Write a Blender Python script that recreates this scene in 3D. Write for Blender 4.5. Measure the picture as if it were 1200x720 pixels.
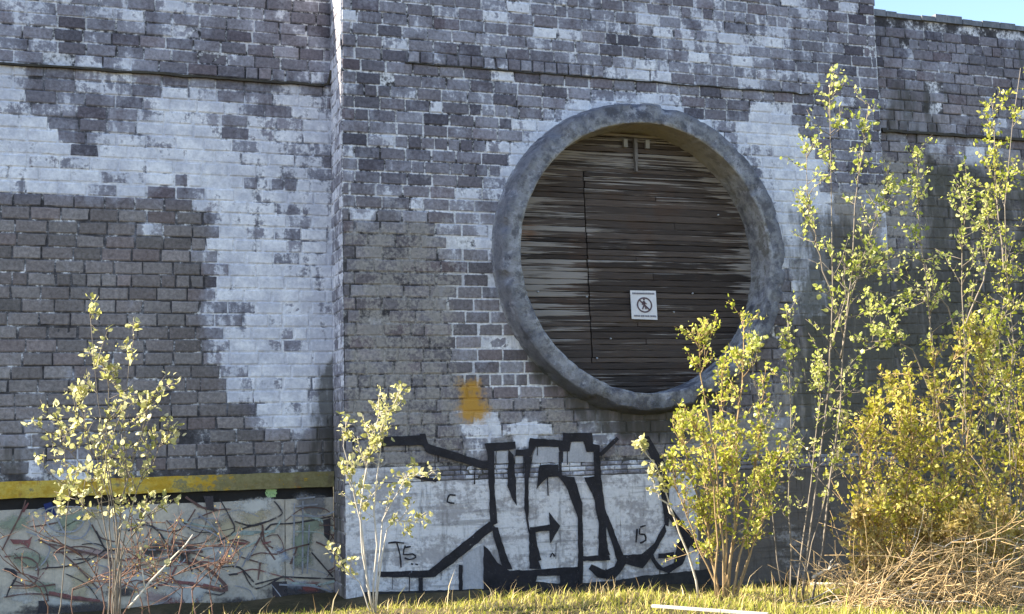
import bpy, math, random
import numpy as np
from mathutils import Vector, Matrix
rnd = random.Random(7)
S = bpy.context.scene
for o in list(bpy.data.objects): bpy.data.objects.remove(o)

# ---------------------------------------------------------------- camera
CAM = np.array([-2.4037, -12.7355, 1.8142])
RT = np.array([0.94739853, -0.31918454, -0.02360639])
UP = np.array([-0.01085499, -0.10575887, 0.99433256])
FW = np.array([0.31987216, 0.94177295, 0.10366054])
FPX = 1400.0                                        # focal length in pixels of a 1200 wide frame
cd = bpy.data.cameras.new('camera'); cam = bpy.data.objects.new('camera', cd)
S.collection.objects.link(cam); S.camera = cam
cd.sensor_width = 36; cd.lens = 36 * FPX / 1200; cd.clip_end = 5000; cd.clip_start = .05
M = Matrix.Identity(4)
for i in range(3):
    M[i][0] = RT[i]; M[i][1] = UP[i]; M[i][2] = -FW[i]; M[i][3] = CAM[i]
cam.matrix_world = M

# ---------------------------------------------------------------- sky, sun, exposure
SUN_EL, SUN_BACK = 40.0, 15.0                        # degrees; sun from the left, a little behind the wall
az = math.radians(-90 + SUN_BACK)                    # clockwise from +Y
el = math.radians(SUN_EL)
to_sun = Vector((math.sin(az) * math.cos(el), math.cos(az) * math.cos(el), math.sin(el)))
W = bpy.data.worlds.new('World'); S.world = W; W.use_nodes = True
wn = W.node_tree; bg = wn.nodes['Background']
sky = wn.nodes.new('ShaderNodeTexSky'); sky.sky_type = 'NISHITA'; sky.sun_disc = False
sky.sun_elevation = el; sky.sun_rotation = az; sky.air_density = 1.0; sky.dust_density = .7; sky.ozone_density = 1.6
wn.links.new(sky.outputs[0], bg.inputs[0]); bg.inputs[1].default_value = 0.10
ld = bpy.data.lights.new('sun', 'SUN'); ld.energy = 5.0; ld.angle = math.radians(.5); ld.color = (1, .91, .74)
sun = bpy.data.objects.new('sun', ld); S.collection.objects.link(sun)
sun.rotation_euler = to_sun.to_track_quat('Z', 'Y').to_euler(); sun.location = (-20, 5, 20)
S.view_settings.view_transform = 'Standard'; S.view_settings.look = 'None'
S.view_settings.exposure = 1.95; S.view_settings.gamma = 1
S.render.engine = 'CYCLES'; S.cycles.max_bounces = 6; S.cycles.diffuse_bounces = 3; S.cycles.glossy_bounces = 2; S.cycles.transmission_bounces = 3; S.cycles.caustics_reflective = False; S.cycles.caustics_refractive = False

# ---------------------------------------------------------------- helpers
def at(px, py, Y):
    """point on the vertical plane y = Y"""
    d = FW * FPX + RT * (px - 600) - UP * (py - 360)
    return CAM + d * ((Y - CAM[1]) / d[1])
def proj(P):
    q = np.asarray(P, float) - CAM
    w = q @ FW
    return 600 + FPX * (q @ RT) / w, 360 - FPX * (q @ UP) / w
def mesh(name, V, F, mat=None, parent=None, attrs=None, smooth=False, coll=None):
    me = bpy.data.meshes.new(name)
    me.from_pydata([tuple(v) for v in V], [], F); me.update()
    if attrs:
        for k, a in attrs.items():
            at_ = me.attributes.new(k, 'FLOAT_COLOR', 'POINT')
            a = np.asarray(a, np.float32)
            if a.shape[1] == 3: a = np.concatenate([a, np.ones((len(a), 1), np.float32)], 1)
            at_.data.foreach_set('color', a.ravel())
    if smooth: me.polygons.foreach_set('use_smooth', [True] * len(me.polygons))
    if mat: me.materials.append(mat)
    o = bpy.data.objects.new(name, me); S.collection.objects.link(o)
    if parent: o.parent = parent
    return o
def tag(o, label=None, cat=None, group=None, kind=None):
    if label: o['label'] = label
    if cat: o['category'] = cat
    if group: o['group'] = group
    if kind: o['kind'] = kind
    return o
def empty(name, loc, label, cat, group=None):
    o = bpy.data.objects.new(name, None); o.location = loc; o.empty_display_size = .2
    S.collection.objects.link(o); return tag(o, label, cat, group)
class MB:
    def __init__(s): s.V = []; s.F = []
    def add(s, V, F):
        n = len(s.V); s.V += [tuple(v) for v in V]; s.F += [tuple(i + n for i in f) for f in F]
    def box(s, x0, x1, y0, y1, z0, z1):
        s.add([(x0,y0,z0),(x1,y0,z0),(x1,y1,z0),(x0,y1,z0),(x0,y0,z1),(x1,y0,z1),(x1,y1,z1),(x0,y1,z1)],
              [(0,3,2,1),(4,5,6,7),(0,1,5,4),(1,2,6,5),(2,3,7,6),(3,0,4,7)])
    def tube(s, pts, radii, n=5):
        pts = [np.asarray(p, float) for p in pts]; V = []; F = []
        for i, p in enumerate(pts):
            d = pts[min(i+1, len(pts)-1)] - pts[max(i-1, 0)]; d = d / (np.linalg.norm(d) + 1e-9)
            a = np.cross(d, (0.3, 1, .1)); a /= np.linalg.norm(a) + 1e-9; b = np.cross(d, a)
            r = radii[i] if hasattr(radii, '__len__') else radii
            for k in range(n):
                t = 2 * math.pi * k / n; V.append(p + r * (math.cos(t) * a + math.sin(t) * b))
        for i in range(len(pts) - 1):
            for k in range(n):
                F.append((i*n+k, i*n+(k+1) % n, (i+1)*n+(k+1) % n, (i+1)*n+k))
        F.append(tuple(range(n))[::-1]); F.append(tuple((len(pts)-1)*n + k for k in range(n)))
        s.add(V, F)
    def build(s, name, mat, parent=None, smooth=False):
        off = np.array(parent_world(parent)) if parent else np.zeros(3)
        return mesh(name, [np.asarray(v) - off for v in s.V], s.F, mat, parent, smooth=smooth)
def parent_world(p):
    l = np.zeros(3)
    while p: l = l + np.array(p.location); p = p.parent
    return l

# ---------------------------------------------------------------- material DSL
class NT:
    def __init__(s, name):
        s.m = bpy.data.materials.new(name); s.m.use_nodes = True; s.t = s.m.node_tree
        s.bsdf = s.t.nodes['Principled BSDF']; s.out = s.t.nodes['Material Output']
    def lk(s, v, sock):
        if hasattr(v, 'is_output'): s.t.links.new(v, sock)
        elif isinstance(v, (tuple, list)) and len(v) == 3 and sock.type == 'RGBA': sock.default_value = (*v, 1)
        else: sock.default_value = v
    def pos(s): return s.t.nodes.new('ShaderNodeNewGeometry').outputs['Position']
    def isl(s): return s.t.nodes.new('ShaderNodeNewGeometry').outputs['Random Per Island']
    def oinfo(s): return s.t.nodes.new('ShaderNodeObjectInfo').outputs['Random']
    def attr(s, k):
        a = s.t.nodes.new('ShaderNodeAttribute'); a.attribute_name = k
        sp = s.t.nodes.new('ShaderNodeSeparateColor'); s.t.links.new(a.outputs['Color'], sp.inputs[0]); return sp.outputs
    def math(s, op, a, b=0., clamp=False):
        n = s.t.nodes.new('ShaderNodeMath'); n.operation = op; n.use_clamp = clamp
        s.lk(a, n.inputs[0]); s.lk(b, n.inputs[1]); return n.outputs[0]
    def add(s, a, b): return s.math('ADD', a, b)
    def mul(s, a, b): return s.math('MULTIPLY', a, b)
    def scale(s, v, sc):
        n = s.t.nodes.new('ShaderNodeVectorMath'); n.operation = 'MULTIPLY'; s.lk(v, n.inputs[0]); n.inputs[1].default_value = sc; return n.outputs[0]
    def noise(s, v, sc, det=4., rough=.6, dist=0.):
        n = s.t.nodes.new('ShaderNodeTexNoise'); s.lk(v, n.inputs['Vector']); n.inputs['Scale'].default_value = sc
        n.inputs['Detail'].default_value = det; n.inputs['Roughness'].default_value = rough; n.inputs['Distortion'].default_value = dist
        return n.outputs[0]
    def step(s, v, a, b):
        n = s.t.nodes.new('ShaderNodeMapRange'); n.interpolation_type = 'SMOOTHSTEP'; s.lk(v, n.inputs[0])
        n.inputs[1].default_value = a; n.inputs[2].default_value = b; return n.outputs[0]
    def rng(s, v, a, b, c, d):
        n = s.t.nodes.new('ShaderNodeMapRange'); s.lk(v, n.inputs[0])
        for i, q in enumerate((a, b, c, d)): n.inputs[i+1].default_value = q
        return n.outputs[0]
    def mix(s, f, a, b, mode='MIX'):
        n = s.t.nodes.new('ShaderNodeMix'); n.data_type = 'RGBA'; n.blend_type = mode
        s.lk(f, n.inputs[0]); s.lk(a, n.inputs[6]); s.lk(b, n.inputs[7]); return n.outputs[2]
    def val(s, c, f):
        """colour times scalar"""
        n = s.t.nodes.new('ShaderNodeVectorMath'); n.operation = 'SCALE'; s.lk(c, n.inputs[0])
        s.lk(f, n.inputs['Scale']); return n.outputs[0]
    def bump(s, h, strength=.4, dist=.01):
        n = s.t.nodes.new('ShaderNodeBump'); n.inputs['Strength'].default_value = strength; n.inputs['Distance'].default_value = dist
        s.lk(h, n.inputs['Height']); s.t.links.new(n.outputs[0], s.bsdf.inputs['Normal'])
    def fin(s, col, rough=.9, spec=.25):
        s.lk(col, s.bsdf.inputs['Base Color']); s.lk(rough, s.bsdf.inputs['Roughness'])
        s.bsdf.inputs['Specular IOR Level'].default_value = spec; return s.m
    def ramp(s, v, stops):
        n = s.t.nodes.new('ShaderNodeValToRGB'); e = n.color_ramp.elements
        while len(e) < len(stops): e.new(.5)
        for q, (p, c) in zip(e, stops): q.position = p; q.color = (*c, 1)
        s.lk(v, n.inputs[0]); return n.outputs[0]

WHITE = (.86, .84, .86); PLASTER = (.40, .36, .315)
def masonry(kind):
    n = NT('masonry_' + kind); P = n.pos()
    a = n.attr('field_a'); b = n.attr('field_b'); c = n.attr('field_c')
    n1 = n.noise(P, 4.2, 5, .65); n2 = n.noise(P, 26, 3, .65); n3 = n.noise(P, 1.3, 1); n5 = n.noise(n.scale(P, (1, 1, .22)), 7.5, 3, .6)
    n1c = n.add(n1, -.5); n2c = n.add(n2, -.5); n3c = n.add(n3, -.5)
    if kind == 'brick':
        base = n.mix(b[0], (.098, .091, .110), (.265, .25, .278))
        warm = n.mix(b[0], (.145, .128, .122), (.285, .255, .245))
        base = n.mix(c[1], base, warm)
        base = n.mix(n.mul(c[2], .5), base, (.22, .15, .15))
    else:
        base = n.mix(n.step(n.add(b[2], n.add(n.mul(n1c, 2.2), n.mul(n2c, 1.0))), .42, .82), n.mix(n.step(n1, .42, .58), (.06, .055, .058), (.15, .142, .15)), (.68, .66, .67))
    base = n.val(base, n.rng(n2, .25, .75, .6, 1.4))
    base = n.val(base, n.rng(n3, .25, .75, .8, 1.2))
    # plaster skim
    pm = n.step(n.add(a[1], n.add(n.mul(n1c, 1.5), n.mul(n2c, .7))), .36, .66)
    pl = n.val(n.mix(n.step(n1, .3, .7), PLASTER, (.26, .235, .215)), n.rng(n2, .2, .8, .75, 1.25))
    col = n.mix(n.mul(pm, .82), base, pl)
    # lime / white paint
    wv = n.add(a[0], n.add(n.mul(n1c, 1.25), n.add(n.mul(n2c, .45), n.add(n.mul(n3c, .45), n.mul(n.add(n5, -.5), .8)))))
    if kind == 'brick':
        wv = n.add(wv, n.mul(n.add(b[0], -.5), .18))
        ev = n.add(n.mul(b[1], b[2]), n.add(n.mul(n2c, 1.5), n.mul(n1c, 2.0)))
        col = n.mix(n.mul(n.step(ev, .60, .9), .85), col, (.54, .53, .55))
    col = n.mix(n.mul(n.step(wv, .18, .62), .45), col, (.40, .40, .46))
    wm = n.step(wv, .54, .72)
    wc = n.val(n.mix(n.step(n1, .35, .65), WHITE, (.58, .575, .63)), n.rng(n2, .2, .8, .76, 1.16))
    col = n.mix(n.mul(wm, .92), col, wc)
    # ochre, then dirt with the shade painted under the ring
    om = n.step(n.add(c[0], n.add(n.mul(n1c, 1.6), n.mul(n2c, .6))), .35, .85)
    col = n.mix(n.mul(om, .9), col, (.50, .26, .035))
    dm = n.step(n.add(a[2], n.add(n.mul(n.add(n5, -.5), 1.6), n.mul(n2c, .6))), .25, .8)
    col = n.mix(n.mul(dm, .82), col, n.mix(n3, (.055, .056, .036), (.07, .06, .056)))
    n.bump(n.add(n2, n.mul(wm, .3)), .5, .008)
    return n.fin(col, .95, .15)
M_BRICK = masonry('brick'); M_MORTAR = masonry('mortar')

def mat_plaster(name, c1, c2, stain=(.2, .2, .2), st=.5, sc=1.0):
    n = NT(name); P = n.pos(); n1 = n.noise(P, 1.6*sc, 6, .65); n2 = n.noise(P, 22*sc, 5, .6); n3 = n.noise(n.scale(P, (3, 3, .4)), 3*sc, 5, .7)
    col = n.mix(n.step(n1, .35, .65), c1, c2)
    col = n.mix(n.mul(n.step(n3, .52, .72), st), col, stain)
    col = n.val(col, n.rng(n2, .2, .8, .8, 1.2)); n.bump(n2, .4, .006); return n.fin(col)
def mat_base(name, white, mid, dark, amt):
    n = NT(name); P = n.pos(); n1 = n.noise(n.scale(P, (.6, 1, 1.3)), 2.6, 6, .68); n2 = n.noise(P, 24, 4, .65); n3 = n.noise(n.scale(P, (2.4, 1, .35)), 3.2, 5, .7); n4 = n.noise(n.scale(P, (.35, 1, 5)), 3, 4, .6)
    col = n.mix(n.step(n.add(n1, n.mul(n.add(n2, -.5), .35)), .5 - amt, .62 - amt), mid, white)
    col = n.mix(n.mul(n.step(n3, .53, .68), .7), col, dark); col = n.mix(n.mul(n.step(n4, .56, .66), .55), col, dark)
    col = n.mix(n.mul(n.step(n2, .60, .72), .5), col, dark)
    col = n.val(col, n.rng(n2, .2, .8, .82, 1.18)); n.bump(n.add(n2, n.mul(n4, 1.5)), .6, .012); return n.fin(col)
M_BASE = mat_base('whitewashed_concrete', (.70, .67, .67), (.42, .39, .39), (.19, .175, .17), .08)
M_BASE_D = mat_base('bare_dirty_concrete', (.30, .275, .26), (.135, .115, .10), (.07, .06, .05), -.06)
M_BASE_L = mat_plaster('graffitied_concrete', (.56, .48, .375), (.44, .39, .33), (.27, .235, .21), .6, 1.6)
M_RETURN = mat_plaster('lime_plaster', (.52, .52, .58), (.36, .36, .41), (.25, .24, .27), .6, 2)
M_FLASH = mat_plaster('bitumen_flashing', (.045, .04, .035), (.07, .06, .045), (.10, .09, .05), .5, 4)
M_CORE = mat_plaster('wall_core', (.2, .19, .19), (.15, .14, .14))
def paint(name, c, rough=.75, var=.35):
    n = NT(name); P = n.pos(); n1 = n.noise(P, 9, 6, .7); n2 = n.noise(P, 45, 4)
    col = n.val(c, n.rng(n1, .25, .75, 1 - var, 1 + var)); n.bump(n2, .3, .004); return n.fin(col, rough, .3)
def mat_spray(name, c, wear=.5):
    n = NT(name); P = n.pos(); n1 = n.noise(P, 6, 5, .7); n2 = n.noise(P, 38, 3, .7); n3 = n.noise(n.scale(P, (1, 1, .2)), 12, 3)
    col = n.val(c, n.rng(n1, .25, .75, .6, 1.9)); col = n.mix(n.mul(n.step(n2, .55, .75), .35), col, (.12, .115, .12)); n.fin(col, .8, .25); n.bump(n2, .4, .005)
    k = n.step(n.add(n.mul(n.add(n1, -.5), 1.0), n.add(n.mul(n.add(n2, -.5), 1.1), n.mul(n.add(n3, -.5), .5))), wear*.34, wear*.34+.22)
    tr = n.t.nodes.new('ShaderNodeBsdfTransparent'); mx = n.t.nodes.new('ShaderNodeMixShader'); n.lk(n.mul(k, .85), mx.inputs[0])
    n.t.links.new(n.bsdf.outputs[0], mx.inputs[1]); n.t.links.new(tr.outputs[0], mx.inputs[2]); n.t.links.new(mx.outputs[0], n.out.inputs[0]); return n.m
M_BLACK = mat_spray('black_spray_paint', (.020, .018, .021), .62)
def yellow():
    n = NT('yellow_beam_paint'); P = n.pos(); n1 = n.noise(n.scale(P, (1, 1, 1.6)), 3.4, 6, .72); n2 = n.noise(P, 20, 5, .7); n3 = n.noise(n.scale(P, (1.6, 1, .4)), 5, 4, .7)
    col = n.mix(n.step(n1, .4, .6), (.50, .30, .03), (.62, .45, .09))
    col = n.mix(n.mul(n.step(n3, .54, .66), .8), col, (.30, .12, .05))
    a = n.attr('field_a'); wear = n.add(n.add(n.mul(a[0], .38), .07), n.add(n.mul(n.add(n1, -.5), 1.2), n.mul(n.add(n2, -.5), 1.0)))
    col = n.mix(n.mul(n.step(wear, .16, .34), .85), col, n.mix(n2, (.10, .10, .045), (.22, .20, .13)))
    col = n.val(col, n.rng(n2, .2, .8, .7, 1.25)); n.bump(n2, .6, .01); return n.fin(col)
M_YELLOW = yellow()

# ---------------------------------------------------------------- paint fields (photo pixels on the wall plane)
def inside(poly, x, y, soft):
    P = np.array(poly, float); n = len(P); c = np.zeros(x.shape, bool); d = np.full(x.shape, 1e9)
    for i in range(n):
        a = P[i]; b = P[(i+1) % n]
        cond = ((a[1] > y) != (b[1] > y)) & (x < (b[0]-a[0]) * (y - a[1]) / (b[1]-a[1] + 1e-12) + a[0]); c ^= cond
        e = b - a; t = np.clip(((x-a[0])*e[0] + (y-a[1])*e[1]) / (e @ e), 0, 1)
        d = np.minimum(d, np.hypot(x - a[0] - t*e[0], y - a[1] - t*e[1]))
    sd = np.where(c, d, -d); return np.clip(.5 + sd / (2 * soft), 0, 1)
def bx(x0, y0, x1, y1): return [(x0, y0), (x1, y0), (x1, y1), (x0, y1)]
A_POLY = [(-60,72),(120,82),(400,106),(410,200),(410,470),(392,486),(352,514),(318,508),(300,500),(275,468),(262,440),(255,420),(232,378),(246,330),(236,300),(246,262),(238,242),(200,235),(170,228),(150,236),(110,234),(60,224),(20,226),(-60,236)]
FIELDS = {
 'L': dict(
  white=[(bx(-300,-200,400,90),.36,8),(bx(300,-200,400,100),.27,20),(A_POLY,.88,5),([(88,90),(168,92),(168,168),(100,165),(20,135),(30,100)],.40,12),
         ([(-60,76),(385,103),(385,128),(-60,100)],.5,8),([(225,110),(400,115),(400,250),(290,235)],.66,25),([(350,250),(405,250),(405,480),(362,470)],.64,18),
         (bx(66,430,112,450),.55,6),(bx(148,252,182,286),.5,5),(bx(240,455,310,492),.45,10),(bx(28,488,50,562),.85,5),(bx(64,522,112,568),.85,6)],
  plaster=[(bx(-300,500,400,570),.3,20)],
  dark=[([(372,430),(405,420),(405,560),(345,560),(352,515)],.7,10),(bx(0,520,30,560),.6,10)],
  ochre=[], warm=[([(-300,234),(240,240),(248,300),(235,375),(262,440),(300,500),(400,515),(400,570),(-300,570)],1,10)],
  mort=[(bx(-400,-300,410,240),.62,10),(bx(-400,232,410,600),.36,8),(A_POLY,.5,10)]),
 'C': dict(
  white=[(bx(390,-300,1100,260),.25,10),([(480,15),(600,-10),(700,0),(790,25),(760,50),(560,48),(480,35)],.42,12),([(682,74),(880,88),(880,104),(682,92)],.66,4),
         ([(740,20),(980,-15),(980,110),(740,85)],.50,25),(bx(550,82,592,118),.55,6),([(510,245),(600,245),(615,455),(540,430)],.34,12),
         (bx(395,180,470,280),.36,15),([(855,140),(905,120),(965,190),(978,300),(972,385),(935,372),(905,250)],.95,10),(bx(1025,240,1085,335),.7,14),
         ([(530,478),(560,485),(588,490),(590,528),(548,535)],.86,6),(bx(600,490,632,527),.9,5),(bx(642,500,662,520),.5,5),([(676,488),(706,484),(728,492),(722,528),(690,528)],.85,6),(bx(545,420,558,440),.8,4),
         (bx(905,480,960,560),.5,12)],
  plaster=[(bx(390,185,600,260),.28,20),([(395,255),(520,245),(548,300),(545,430),(605,470),(660,455),(705,520),(790,500),(800,560),(395,570)],.52,20),
           ([(925,235),(1090,190),(1100,480),(1000,520),(890,490),(935,400)],.72,15),(bx(800,480,1300,760),.75,20)],
  dark=[([(640,462),(790,476),(830,500),(800,525),(700,512)],.72,8),([(930,245),(1000,250),(1100,350),(1100,700),(900,700),(925,480)],.85,25),([(395,225),(425,225),(425,480),(395,480)],.2,10)],  # first polygon: dirt plus painted shade below the ring
  ochre=[([(526,450),(552,440),(570,448),(575,482),(562,502),(538,492)],.9,14),([(500,470),(530,440),(540,500),(510,530)],.25,12),(bx(650,470,800,520),.18,10)],
  warm=[(bx(390,240,1300,700),.5,30)],
  mort=[(bx(390,-300,1200,255),.66,10),(bx(390,255,1200,700),.35,15),([(505,240),(620,240),(650,470),(535,450)],1.0,10),([(470,56),(682,76),(682,92),(470,75)],.08,3)]),
 'R': dict(
  white=[(bx(900,-200,1500,175),.20,10),(bx(1090,160,1160,205),.62,12),(bx(1150,130,1220,150),.5,8),(bx(1010,50,1200,90),.26,12)],
  plaster=[(bx(1000,170,1500,800),.55,15)],
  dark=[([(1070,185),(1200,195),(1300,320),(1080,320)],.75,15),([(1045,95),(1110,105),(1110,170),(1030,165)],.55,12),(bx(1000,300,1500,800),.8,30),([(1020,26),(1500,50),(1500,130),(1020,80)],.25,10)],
  ochre=[], warm=[(bx(900,100,1500,800),.5,30)],
  mort=[(bx(900,-200,1500,800),.42,10)])}
RCX, RCZ = 3.545, 3.80                               # ring centre on the wall
def field(sec, key, px, py, d=0.):
    v = np.full(px.shape, d)
    for poly, val, soft in FIELDS[sec][key]:
        k = inside(poly, px, py, soft); v = v * (1-k) + val * k
    return v
def fields(sec, V):
    """V world points on a wall -> field_a, field_c, mortar whiteness"""
    V = np.asarray(V, float); px, py = proj(V)
    w = field(sec, 'white', px, py)
    if sec == 'C':
        r = np.hypot(V[:,0]-RCX, V[:,2]-RCZ); th = np.degrees(np.arctan2(V[:,2]-RCZ, V[:,0]-RCX))
        k = np.clip((2.12 - r) / .25, 0, 1) * np.clip((th + 25) / 20, 0, 1) * np.where(th > 0, 1, np.clip((th+25)/20, 0, 1))
        k = np.maximum(k, np.clip((2.1 - r) / .25, 0, 1) * (th < -165) * .6)
        w = np.maximum(w, .88 * k)
    dk = field(sec, 'dark', px, py)
    if sec == 'C':                                   # dirt stain and painted-in shade under the ring
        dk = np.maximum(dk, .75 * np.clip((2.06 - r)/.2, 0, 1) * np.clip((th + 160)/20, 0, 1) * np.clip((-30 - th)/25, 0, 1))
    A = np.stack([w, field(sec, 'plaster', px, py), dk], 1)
    return A, field(sec, 'ochre', px, py), field(sec, 'warm', px, py), field(sec, 'mort', px, py, .4)

# ---------------------------------------------------------------- brick walls
BL, BH, J = .30, .14, .015                           # brick module, course height, joint
def brick_geo(x0, x1, z0, z1, y, r):
    """front with a worn arris, sides running back into the mortar; 20 verts front/edge + back rim"""
    c = .011; L = x1 - x0; xs = [0, c, L/2, L-c, L]; zs = [0, c, z1-z0-c, z1-z0]; V = []; F = []; E = []
    tx = r.uniform(-.004, .004); tz = r.uniform(-.003, .003)
    for j, z in enumerate(zs):
        for i, x in enumerate(xs):
            e = i in (0, 4) or j in (0, 3)
            q = r.uniform(-.0025, .0025) if e else r.uniform(-.001, .001)
            V.append((x0 + x + q, y + (.007 if e else 0) + tx*(x/L-.5) + tz*(j/3-.5), z0 + z + r.uniform(-.002, .002) * e)); E.append(1. if e else 0.)
    for j in range(3):
        for i in range(4):
            a = j*5 + i; F.append((a, a+1, a+6, a+5))
    if r.random() < .16:                             # knocked-off corner
        cj, ci = r.choice(((0, 0), (0, 4), (3, 0), (3, 4))); dx = r.uniform(.02, .06) * (1 if ci == 0 else -1); dz = r.uniform(.01, .03) * (1 if cj == 0 else -1)
        for (j, i, k_) in ((cj, ci, 1), (cj, 1 if ci == 0 else 3, .8), (1 if cj == 0 else 2, ci, .5)):
            v = V[j*5+i]; V[j*5+i] = (v[0] + dx*k_*(i == ci), v[1] + .012*k_, v[2] + dz*k_*(j == cj))
    rim = [0,1,2,3,4,9,14,19,18,17,16,15,10,5]; n = len(V)
    for k in rim:
        V.append((V[k][0], y + .04, V[k][2])); E.append(1.)
    m = len(rim)
    for k in range(m):
        F.append((rim[k], n+k, n+(k+1) % m, rim[(k+1) % m]))
    return V, F, E
def wall(name, label, sec, X0, X1, Z0, Z1, Y, zline, headers, parent_x, hole=None, xview=None, maxparts=300):
    root = empty(name, (parent_x, Y, 0), label, 'brick wall', 'brick wall sections')
    off = np.array((parent_x, Y, 0)); r = random.Random(len(sec) + ord(sec[0]))
    # mortar bed
    st = .05; nx = int((X1-X0)/st)+1; nz = int((Z1-Z0)/st)+1
    gx, gz = np.meshgrid(np.linspace(X0, X1, nx), np.linspace(Z0, Z1, nz)); gx = gx.ravel(); gz = gz.ravel()
    V = np.stack([gx, np.full(gx.shape, Y + .010), gz], 1)
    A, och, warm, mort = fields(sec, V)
    rs = np.random.RandomState(5)
    V[:,1] -= np.clip(A[:,1]-.3, 0, .5) * .024 * rs.rand(len(V)) + A[:,0] * .006 * rs.rand(len(V)) + .004 * rs.rand(len(V))
    F = []
    for j in range(nz-1):
        for i in range(nx-1):
            a = j*nx+i
            if hole and (gx[a]+st/2-hole[0])**2 + (gz[a]+st/2-hole[1])**2 < (hole[2]-.04)**2: continue
            F.append((a, a+1, a+nx+1, a+nx))
    one = np.zeros(len(V))
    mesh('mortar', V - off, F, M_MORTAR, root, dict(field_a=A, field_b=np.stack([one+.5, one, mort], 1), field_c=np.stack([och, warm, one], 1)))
    # bricks
    bricks = []; k0 = math.ceil((Z1 - zline) / BH); k1 = math.floor((Z0 - zline) / BH)
    for k in range(k1, k0 + 1):
        z0 = zline + k * BH; z1 = z0 + BH
        if z0 < Z0 - .05 or z1 > Z1 + .01: continue
        z0 = max(z0, Z0)
        x = X0 - r.uniform(0, .3) if k % 2 else X0 - .15 - r.uniform(0, .04)
        zj = r.uniform(-.004, .004)
        while x < X1:
            L = BL * r.uniform(.94, 1.06)
            for (hk, ha, hb, hp) in headers:
                if hk == k and ha < x < hb and r.random() < hp: L = BL / 2 * r.uniform(.97, 1.03)
            if r.random() < .06: L = BL / 2
            a = max(x, X0); b = min(x + L, X1); x += L
            if b - a < .06: continue
            if hole:
                cx = (a+b)/2; cz = (z0+z1)/2
                dmin = min(math.hypot(q-hole[0], s-hole[1]) for q in (a, cx, b) for s in (z0, z1))
                if dmin < hole[2] - .03: continue
            jj = J / 2 * r.uniform(.6, 1.7)
            proud = Y - r.uniform(0, .007) - (.012 if k == 0 and any(h[0] == 0 and h[1] < a < h[2] for h in headers) else 0)
            if r.random() < .02: proud += .012
            bricks.append((a + jj, b - jj, z0 + J/2 + zj + r.uniform(-.002, .002), z1 - J/2 + zj + r.uniform(-.002, .002), proud))
    # the ones that show largest are single parts
    C = np.array([((b[0]+b[1])/2, Y, (b[2]+b[3])/2) for b in bricks]); px, py = proj(C)
    inv = (px > 2) & (px < 1198) & (py > 2) & (py < 715)
    d = np.linalg.norm(C - CAM, axis=1); area = np.array([(b[1]-b[0])*(b[3]-b[2]) for b in bricks]) / d**2
    pl = field(sec, 'plaster', px, py)
    score = np.where(inv & (pl < .6), area, 0)
    order = np.argsort(-score); single = set(int(i) for i in order[:maxparts] if score[i] > 0)
    # attributes for all bricks at once
    allV = []; allF = []; allE = []; rv = []; pk = []; span = []
    for b in bricks:
        V, F, E = brick_geo(b[0], b[1], b[2], b[3], b[4], r)
        span.append((len(allV), len(V))); allV += V; allF.append(F); allE += E
        v = min(1, max(0, r.gauss(.45, .26))); q = .6 if r.random() < .08 else r.random() * .3
        rv += [v] * len(V); pk += [q] * len(V)
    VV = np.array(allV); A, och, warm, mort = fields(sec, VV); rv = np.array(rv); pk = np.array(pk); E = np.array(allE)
    # every brick takes paint a little differently
    jit = np.concatenate([np.full(n, r.gauss(0, .15) + (.35 if r.random() < .025 else 0)) for _, n in span]); A[:,0] += jit * (A[:,0] > .12)
    cen = np.concatenate([np.full(n, A[s0:s0+n,0].mean()) for s0, n in span]); A[:,0] = .7*cen + .3*A[:,0]
    B = np.stack([rv, E, mort], 1); Cc = np.stack([och, warm, pk], 1)
    rest_idx = []; rest_F = []; n0 = 0
    for i, (s0, n) in enumerate(span):
        if i in single:
            sl = slice(s0, s0+n)
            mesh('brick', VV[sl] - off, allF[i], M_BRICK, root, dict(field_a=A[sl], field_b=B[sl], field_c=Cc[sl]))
        else:
            rest_idx.append(np.arange(s0, s0+n)); rest_F += [tuple(q + n0 for q in f) for f in allF[i]]; n0 += n
    if rest_idx:
        ix = np.concatenate(rest_idx)
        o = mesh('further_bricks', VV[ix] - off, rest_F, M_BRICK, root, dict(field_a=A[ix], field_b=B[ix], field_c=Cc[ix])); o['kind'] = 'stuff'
    return root
RET = .62                                            # depth of the step between left and middle wall
wl = wall('brick_wall', 'left brick wall set back, large white paint patch above a yellow beam', 'L', -6.5, 0, 1.42, 7.45, RET, 5.83,
          [(0, -1.9, 0, .85), (-9, -2.2, 0, .9), (-17, -3.6, -1.2, .9), (7, -6, 0, .9)], 0)
wc = wall('brick_wall', 'middle grey brick wall around the big round opening', 'C', 0, 7.0, 1.46, 7.7, 0, 5.965,
          [(0, .7, 3.0, 1), (-4, .9, 2.0, .8), (-9, .5, 2.0, .8), (-7, .5, 1.4, .7), (6, 0, 7, .8), (-26, 0, 7, .7)], 0, hole=(RCX, RCZ, 1.70))
wr = wall('brick_wall', 'lower right brick wall with blue sky above its top edge', 'R', 7.0, 13.0, -.45, 7.10, .05, 5.58,
          [(0, 7, 13, .3), (8, 7, 13, .9)], 7.0)

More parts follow.
